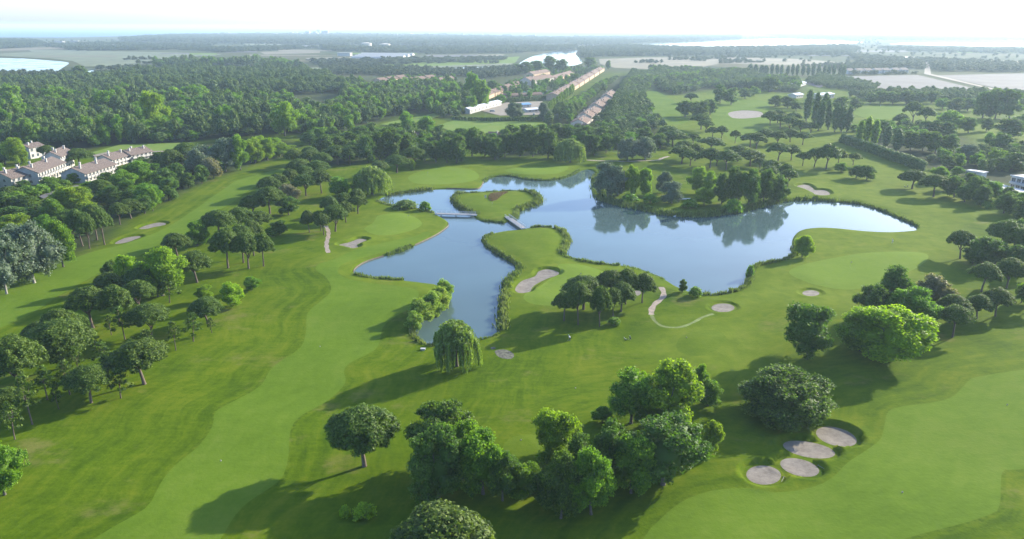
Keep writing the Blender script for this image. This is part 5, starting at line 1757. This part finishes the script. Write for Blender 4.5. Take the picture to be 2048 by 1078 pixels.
for i, (x, y) in enumerate(((985, 224), (1022, 226), (1030, 220), (1068, 231))):
    p = G(x, y)
    e = empty('parked_van', (p[0], p[1], 0.13), 0.5 * i)
    tag(e, f'{("leftmost", "second", "third", "rightmost")[i]} white van parked in the yard by the sheds', 'van', 'vans in the yard')
    b = MB()
    b.v = [(x, y, z) for y in (-0.95, 0.95) for x, z in ((-2.6, 0.45), (2.5, 0.45), (2.55, 1.1), (1.9, 1.3), (1.3, 2.1), (-2.6, 2.2))]
    b.f = [(0, 1, 2, 3, 4, 5), (11, 10, 9, 8, 7, 6)] + [(k, k + 6, (k + 1) % 6 + 6, (k + 1) % 6) for k in range(6)]
    b.build('body', M['white'], e)
    MB().box(1.25, 1.95, -0.85, 0.85, 1.35, 1.95).build('windscreen', M['glass'], e)
    for wx in (-1.7, 1.6):
        for wy in (-0.97, 0.8):
            MB().tube([(wx, wy, 0.34), (wx, wy + 0.18, 0.34)], [0.34, 0.34], 12).build('wheel', M['black'], e)
g3 = 'pale row houses on the plain'
for i in range(7):
    x = 1696 + i * 18 + (i % 2) * 2
    house((x, 148 - 0.3 * i), (x + 12.5, 147.7 - 0.3 * i), 16, 6.0, 9.5, f'{"leftmost" if i == 0 else "rightmost" if i == 6 else ORD[i] + " from left"} of the pale row houses behind the ploughed field', 'grey', 'tile_brown', 0, 2, False, group=g3, near=False)
house((1640, 199), (1668, 196), 14, 5, 6.4, 'clubhouse with pale metal roof beside the tall poplars', 'cream', 'metal', 0, 1, False, near=False)
house((1592, 197), (1606, 195), 10, 4, 5.4, 'small pale-roofed building left of the tall poplars', 'cream', 'metal', 0, 1, False, near=False)
house((1592, 176), (1612, 170), 14, 4, 5.4, 'low building with grey roof by the far car park', 'grey', 'metal', 0, 1, False, near=False)
for k, (ap, bp, dp, ev, lab) in enumerate((((1932, 366), (1990, 384), 7, 2.6, 'long low white building sloping down at the right edge'),
                                           ((1992, 386), (2062, 408), 8, 2.8, 'low flat-roofed white building at the far right edge'),
                                           ((2018, 378), (2062, 388), 9, 7.0, 'two-storey modern house with dark windows at the right edge'),
                                           ((1930, 352), (1962, 357), 6, 3.0, 'small curved-roof building behind the right-hand pines'))):
    a, b = np.array(G(*ap)), np.array(G(*bp))
    L = float(np.linalg.norm(b - a))
    e = empty('modern_building', (a[0], a[1], 0), math.atan2(b[1] - a[1], b[0] - a[0]))
    tag(e, lab, 'building')
    MB().box(0, L, 0, dp, -0.3, ev).build('wall', M['grey'], e)
    r = MB().box(-0.5, L + 0.5, -0.6, dp + 0.5, ev + 0.003, ev + 0.3)
    r.box(-0.5, L + 0.5, -0.6, -0.3, ev + 0.303, ev + 0.6)
    r.build('roof', M['grey'], e)
    nf = 2 if ev > 5 else 1
    for fl in range(nf):
        for i in range(int(L / 3)):
            window(e, 1.5 + i * 3, -0.03, ev / nf * (fl + 0.5), 2.1, ev / nf * 0.55)
    if nf == 2:
        MB().box(0.3, L - 0.3, -1.4, -0.003, ev / 2 - 0.1, ev / 2 + 0.9).build('balcony', M['grey'], e)
pool = gpoly([(1046, 187), (1056, 181), (1092, 181), (1090, 187), (1070, 190)], 3)
sheet('swimming_pool_water', pool, 0.5, 'pool')

# greenhouses, tanks and the town on the skyline
for i in range(4):
    a, b = np.array(G(706 + 6 * i, 116.5 - 2.2 * i)), np.array(G(800 + 9 * i, 117.5 - 2.2 * i))
    L = float(np.linalg.norm(b - a))
    mb = MB()
    prof = [(14 * math.cos(t), 6.5 * math.sin(t)) for t in np.linspace(math.pi, 0, 9)]
    mb.v = [(x, y, z) for x in (0, L) for y, z in prof]
    mb.f = [(k, k + 1, k + 10, k + 9) for k in range(8)] + [tuple(range(8, -1, -1)), tuple(range(9, 18))]
    o = mb.build('greenhouse', M['white'])
    o.location = (a[0], a[1], 0)
    o.rotation_euler = (0, 0, math.atan2(b[1] - a[1], b[0] - a[0]))
    tag(o, f'{("nearest", "second nearest", "third nearest", "farthest")[i]} of the long white greenhouse tunnels on the plain', 'greenhouse', 'greenhouse tunnels')
for i, (x, y) in enumerate(((733, 92.5), (770, 94.5))):
    p = G(x, y)
    o = MB().tube([(0, 0, 0), (0, 0, 13), (0, 0, 16)], [22, 22, 2], 24).build('storage_tank', M['cream'])
    o.location = (p[0], p[1], 0)
    tag(o, f'{("left", "right")[i]} of the two pale round storage tanks on the plain', 'tank')
rt = np.random.default_rng(21)
wallm = [MB().box(-0.5, 0.5, -0.5, 0.5, 0, 1) for _ in range(1)][0].mesh('wall', M['white'])
rfm = [MB().box(-0.53, 0.53, -0.53, 0.53, 1.001, 1.06) for _ in range(1)][0].mesh('roof', M['grey'])
wnm = MB()
for zz in np.linspace(0.2, 0.85, 4):
    wnm.box(-0.46, 0.46, -0.505, -0.49, zz - 0.05, zz + 0.05)
wnm = wnm.mesh('window_band', M['glass'])
for i in range(110):
    x = rt.uniform(430, 1010) if i < 95 else rt.uniform(1010, 1450)
    y = rt.uniform(66.5, 72.5) + (x > 700) * 2.5 + (x > 1000) * 3
    p = G(x, y)
    h = 40 * rt.uniform(0.7, 1.2) if x > 600 and x < 690 and rt.random() < 0.4 else rt.uniform(9, 24)
    w = rt.uniform(22, 55)
    e = empty('town_building', (p[0], p[1], 0), rt.uniform(-0.4, 0.4), (w, rt.uniform(14, 30), h))
    tag(e, 'pale block of the hazy far-off town under the sea horizon', 'building', 'buildings of the far-off town')
    for nm_, me_ in (('wall', wallm), ('roof', rfm), ('window_band', wnm)):
        link_mesh(nm_, me_, e)
for i, (x, y) in enumerate(((530, 87), (548, 87), (600, 96), (616, 96), (120, 86), (150, 86), (165, 87), (205, 94), (240, 94), (1385, 103), (690, 112), (1245, 102), (1590, 96))):
    p = G(x, y)
    e = empty('farm_building', (p[0], p[1], 0), rt.uniform(-0.3, 0.3), (rt.uniform(30, 60), 16, rt.uniform(7, 10)))
    tag(e, 'low pale farm building standing among the fields of the plain', 'building', 'farm buildings on the plain')
    for nm_, me_ in (('wall', wallm), ('roof', rfm)):
        link_mesh(nm_, me_, e)


# ------------------------------------------------------------------ golfers and their kit
def person(px, rz, label, bend=0.0, shirt='shirt', trousers='navy'):
    p = G(*px)
    z = float(terrain([p[0]], [p[1]])[0])
    J = {'hip': (0, 0, 0.93), 'waist': (0.02, 0, 1.08), 'chest': (0.05, 0, 1.30), 'neck': (0.07, 0, 1.47), 'headlow': (0.09, 0, 1.56), 'head': (0.10, 0, 1.70),
         'hipl': (0, 0.10, 0.90), 'kneel': (0.05, 0.13, 0.49), 'anklel': (0, 0.15, 0.08), 'toel': (0.17, 0.17, 0.03),
         'hipr': (0, -0.10, 0.90), 'kneer': (0.05, -0.13, 0.49), 'ankler': (0, -0.15, 0.08), 'toer': (0.17, -0.17, 0.03),
         'shl': (0.05, 0.19, 1.40), 'ell': (0.12, 0.23, 1.12), 'wrl': (0.32, 0.08, 0.95), 'hal': (0.38, 0.05, 0.90),
         'shr': (0.05, -0.19, 1.40), 'elr': (0.12, -0.23, 1.12), 'wrr': (0.32, -0.08, 0.95), 'har': (0.38, -0.04, 0.87)}
    up = {'waist', 'chest', 'neck', 'headlow', 'head', 'shl', 'ell', 'wrl', 'hal', 'shr', 'elr', 'wrr', 'har'}
    if bend:
        c, s_ = math.cos(bend), math.sin(bend)
        for k in up:
            x, y, zz = J[k]
            zz -= 0.93
            J[k] = (x * c + zz * s_, y, 0.93 + zz * c - x * s_)
    R = {'hip': .15, 'waist': .135, 'chest': .155, 'neck': .06, 'headlow': .085, 'head': .10, 'shl': .075, 'shr': .075, 'ell': .05, 'elr': .05, 'wrl': .034, 'wrr': .034, 'hal': .042, 'har': .042,
         'hipl': .105, 'hipr': .105, 'kneel': .07, 'kneer': .07, 'anklel': .05, 'ankler': .05, 'toel': .042, 'toer': .042}
    E_ = [('hip', 'waist'), ('waist', 'chest'), ('chest', 'neck'), ('neck', 'headlow'), ('headlow', 'head'), ('hip', 'hipl'), ('hipl', 'kneel'), ('kneel', 'anklel'), ('anklel', 'toel'),
          ('hip', 'hipr'), ('hipr', 'kneer'), ('kneer', 'ankler'), ('ankler', 'toer'), ('chest', 'shl'), ('shl', 'ell'), ('ell', 'wrl'), ('wrl', 'hal'), ('chest', 'shr'), ('shr', 'elr'), ('elr', 'wrr'), ('wrr', 'har')]
    K = list(J)
    me = bpy.data.meshes.new('person')
    me.from_pydata([J[k] for k in K], [(K.index(a), K.index(b)) for a, b in E_], [])
    o = bpy.data.objects.new('person', me)
    COL.objects.link(o)
    sk = o.modifiers.new('skin', 'SKIN')
    for k, sv in zip(K, me.skin_vertices[0].data):
        sv.radius = (R[k], R[k])
        sv.use_root = k == 'hip'
    sb = o.modifiers.new('sub', 'SUBSURF')
    sb.levels = sb.render_levels = 2
    bpy.context.view_layer.update()
    ev = o.evaluated_get(bpy.context.evaluated_depsgraph_get())
    body = bpy.data.meshes.new_from_object(ev)
    o.modifiers.clear()
    o.data = body
    for mt in (shirt, trousers, 'skin', 'shirt'):
        body.materials.append(M[mt])
    KJ = np.array([J[k] for k in K])
    part = {'hip': 1, 'hipl': 1, 'hipr': 1, 'kneel': 1, 'kneer': 1, 'anklel': 1, 'ankler': 1, 'toel': 3, 'toer': 3, 'head': 2, 'headlow': 2, 'neck': 2, 'wrl': 2, 'wrr': 2, 'hal': 2, 'har': 2}
    for f in body.polygons:
        j = int(np.argmin(((KJ - np.array(f.center)) ** 2).sum(1)))
        f.material_index = part.get(K[j], 0)
        f.use_smooth = True
    o.location = (p[0], p[1], z)
    o.rotation_euler = (0, 0, rz)
    tag(o, label, 'person')
    hx, hy, hz_ = J['head']
    cap = MB().tube([(hx, hy, hz_ + 0.02), (hx, hy, hz_ + 0.09), (hx, hy, hz_ + 0.13)], [0.118, 0.10, 0.04], 10)
    cap.box(hx + 0.06, hx + 0.21, hy - 0.07, hy + 0.07, hz_ + 0.02, hz_ + 0.04)
    cap.build('cap', M['shirt'], o, True)
    # the club belongs to nobody's body: a thing held in the hands
    hd = Vector(J['har'])
    c = MB().tube([tuple(hd + Vector((-0.02, 0.02, 0.12))), (hd.x + 0.28, 0.02, 0.06)], [0.012, 0.008], 6)
    c.box(hd.x + 0.24, hd.x + 0.36, -0.02, 0.06, 0.02, 0.075)
    oc = c.build('golf_club', M['metal'])
    oc.location, oc.rotation_euler = o.location, o.rotation_euler
    tag(oc, 'thin golf club held by the ' + label, 'golf club')
    return o


person((1140, 682), 2.6, 'golfer in white shirt bending over in the pine shade', 0.45)
person((1785, 486), 3.6, 'golfer in pale clothes standing right of the pond', 0.3, trousers='grey')
person((1761, 213), 1.0, 'distant golfer in white on the far corner green', 0.0, trousers='shirt')


def trolley(px, rz, label):
    p = G(*px)
    e = empty('golf_trolley', (p[0], p[1], float(terrain([p[0]], [p[1]])[0])), rz)
    tag(e, label, 'trolley')
    for y in (-0.36, 0.36):
        MB().tube([(0, y - 0.03, 0.17), (0, y + 0.03, 0.17)], [0.17, 0.17], 14).build('wheel', M['black'], e)
    MB().tube([(0.65, -0.03, 0.12), (0.65, 0.03, 0.12)], [0.12, 0.12], 12).build('front_wheel', M['black'], e)
    f = MB().tube([(0.65, 0, 0.14), (0, 0, 0.32), (-0.45, 0, 0.95)], [0.03, 0.03, 0.025], 6)
    f.tube([(0, -0.36, 0.17), (0, 0, 0.3), (0, 0.36, 0.17)], [0.02, 0.02, 0.02], 6)
    f.build('frame', M['metal'], e)
    MB().tube([(-0.45, -0.18, 0.96), (-0.45, 0.18, 0.96)], [0.025, 0.025], 6).build('handle', M['black'], e)
    return e


def bag(px, rz, label, col='black'):
    p = G(*px)
    e = empty('golf_bag', (p[0], p[1], float(terrain([p[0]], [p[1]])[0])), rz)
    tag(e, label, 'golf bag')
    MB().tube([(0.25, 0, 0.02), (0.2, 0, 0.2), (-0.1, 0, 0.85), (-0.12, 0, 0.9)], [0.15, 0.17, 0.16, 0.15], 12).build('bag', M[col], e, True)
    for k, (dx, dy) in enumerate(((0, 0), (.05, .05), (-.05, .06), (.02, -.07), (-.04, -.03))):
        MB().tube([(-0.1 + dx, dy, 0.8), (-0.22 + dx, dy, 1.12 + 0.04 * k)], [0.012, 0.03], 6).build('club', M['metal'], e)
    for s in (-1, 1):
        MB().tube([(-0.05, s * 0.1, 0.75), (-0.5, s * 0.35, 0.0)], [0.015, 0.012], 6).build('stand_leg', M['metal'], e)
    return e


trolley((1250, 679), 0.3, 'pale golf trolley left on the grass right of the pine clump')
bag((1260, 678), 0.8, 'black golf bag standing beside the pale trolley')
trolley((1810, 374), 0.1, 'dark golf trolley on the grass beside the lone right-hand pine')
bag((1815, 374), 0.5, 'dark golf bag beside the trolley near the right-hand pine')


def at(px):
    p = G(*px)
    return p[0], p[1], float(terrain([p[0]], [p[1]])[0])


for px, lab in (((816, 441), 'flagstick on the green left of the long footbridge'), ((855, 352), 'flagstick on the green north of the pond'), ((984, 415), 'thin flagstick on the heart-shaped island green'),
                ((1160, 560), 'flagstick on the green on the point'), ((1700, 535), 'flagstick on the green right of the pond')):
    e = empty('flagstick', at(px))
    tag(e, lab, 'flagstick')
    MB().tube([(0, 0, -0.1), (0, 0, 2.2)], [0.02, 0.015], 6).build('pole', M['white'], e)
    f = MB()
    f.v = [(0.02, 0, 2.18), (0.22, 0.03, 2.12), (0.45, -0.02, 2.05), (0.45, -0.02, 1.85), (0.22, 0.03, 1.86), (0.02, 0, 1.84)]
    f.f = [(0, 1, 4, 5), (1, 2, 3, 4)]
    f.build('flag', M['white'], e)
MARK = [((1042, 883), 'white marker ball on the small tee behind the bottom clump'), ((1151, 778), 'white marker ball on the rough above the bright yellowish tree'),
        ((1804, 988), 'white marker ball low on the right fairway'), ((2014, 812), 'white marker ball high on the right fairway'), ((442, 923), 'white marker ball on the middle fairway near the bottom'),
        ((640, 693), 'white marker ball on the middle fairway below the pond'), ((1373, 677), 'white marker ball on the central tee'), ((538, 321), 'white marker at the foot of the bright thicket')]
for px, lab in MARK:
    o = MB().tube([(0, 0, 0.0), (0, 0, 0.06), (0, 0, 0.18), (0, 0, 0.28), (0, 0, 0.32)], [0.05, 0.11, 0.13, 0.10, 0.03], 12).build('tee_marker', M['white'], None, True)
    o.location = at(px)
    tag(o, lab, 'marker')
for px, rz, lab in (((1566, 954), 1.0, 'bunker rake lying beside the roundest of the four bunkers'), ((1645, 932), 2.2, 'bunker rake lying beside the small oval bunker')):
    e = empty('bunker_rake', at(px), rz)
    e.location.z += 0.1
    tag(e, lab, 'rake')
    MB().tube([(-0.9, 0, 0.02), (0.9, 0, 0.05)], [0.03, 0.03], 6).build('handle', M['white'], e)
    h = MB().box(0.9, 0.98, -0.3, 0.3, 0.0, 0.06)
    for k in range(9):
        h.box(0.92, 0.95, -0.29 + k * 0.07, -0.27 + k * 0.07, -0.08, -0.002)
    h.build('rake_head', M['wood'], e)
e = empty('sprinkler_box', at((846, 698)))
tag(e, 'white box on the grass near the tip of the pond', 'box')
MB().box(-0.6, 0.6, -0.3, 0.3, -0.1, 0.4).build('box', M['white'], e)
MB().box(-0.65, 0.65, -0.35, 0.35, 0.403, 0.46).build('lid', M['grey'], e)
e = empty('sign_board', at((971, 399)), 0.2)
tag(e, 'small white sign board on the heart-shaped island', 'sign')
MB().box(-0.35, 0.35, -0.04, 0.04, 0.7, 2.2).build('board', M['white'], e)
for x in (-0.28, 0.28):
    MB().box(x - 0.04, x + 0.04, 0.043, 0.12, -0.2, 2.1).build('post', M['wood'], e)
for px, lab in (((1349, 433), 'white swan floating off the middle of the wooded spit'), ((1511, 413), 'white swan floating by the right end of the wooded spit')):
    p = G(*px, ZW)
    mb = MB().tube([(-0.55, 0, 0.12), (-0.4, 0, 0.18), (0, 0, 0.22), (0.35, 0, 0.2), (0.5, 0, 0.25), (0.58, 0, 0.5), (0.5, 0, 0.72), (0.62, 0, 0.78), (0.78, 0, 0.72)], [0.03, 0.2, 0.28, 0.22, 0.09, 0.055, 0.055, 0.07, 0.02], 10)
    o = mb.build('swan', M['shirt'], None, True)
    o.location = (p[0], p[1], ZW - 0.08)
    tag(o, lab, 'swan')
p = at((1369, 400))
mb = MB()
st = [(-3, 0.1, 0.75), (-2, 0.6, 0.6), (0, 0.85, 0.55), (2, 0.7, 0.6), (3, 0.12, 0.8)]
for x, w, h in st:
    mb.v += [(x, -w, h), (x, -w * 0.6, 0.12), (x, 0, 0.0), (x, w * 0.6, 0.12), (x, w, h), (x, w * 0.9, h), (x, 0, 0.15), (x, -w * 0.9, h)]
for i in range(4):
    for k in range(8):
        mb.f.append((i * 8 + k, i * 8 + (k + 1) % 8, (i + 1) * 8 + (k + 1) % 8, (i + 1) * 8 + k))
e = empty('rowing_boat', p, 0.05)
tag(e, 'white rowing boat drawn up on the wooded spit', 'boat')
mb.build('hull', M['shirt'], e)
for x in (-1.2, 0.9):
    MB().box(x - 0.15, x + 0.15, -0.62, 0.62, 0.42, 0.47).build('seat', M['wood'], e)


# ------------------------------------------------------------------ the air between here and the horizon
def haze():
    m = bpy.data.materials.new('haze_air')
    m.use_nodes = True
    n, l = m.node_tree.nodes, m.node_tree.links
    for k in list(n):
        if k.type != 'OUTPUT_MATERIAL':
            n.remove(k)
    v = n.new('ShaderNodeVolumePrincipled')
    v.inputs['Color'].default_value = (0.66, 0.86, 1.0, 1)
    v.inputs['Density'].default_value = 0.0001
    v.inputs['Anisotropy'].default_value = 0.25
    l.new(v.outputs['Volume'], n['Material Output'].inputs['Volume'])
    return tag(MB().box(-33500, 33500, -31500, 33500, -4.6, 97).build('haze', m), kind='stuff')


haze()
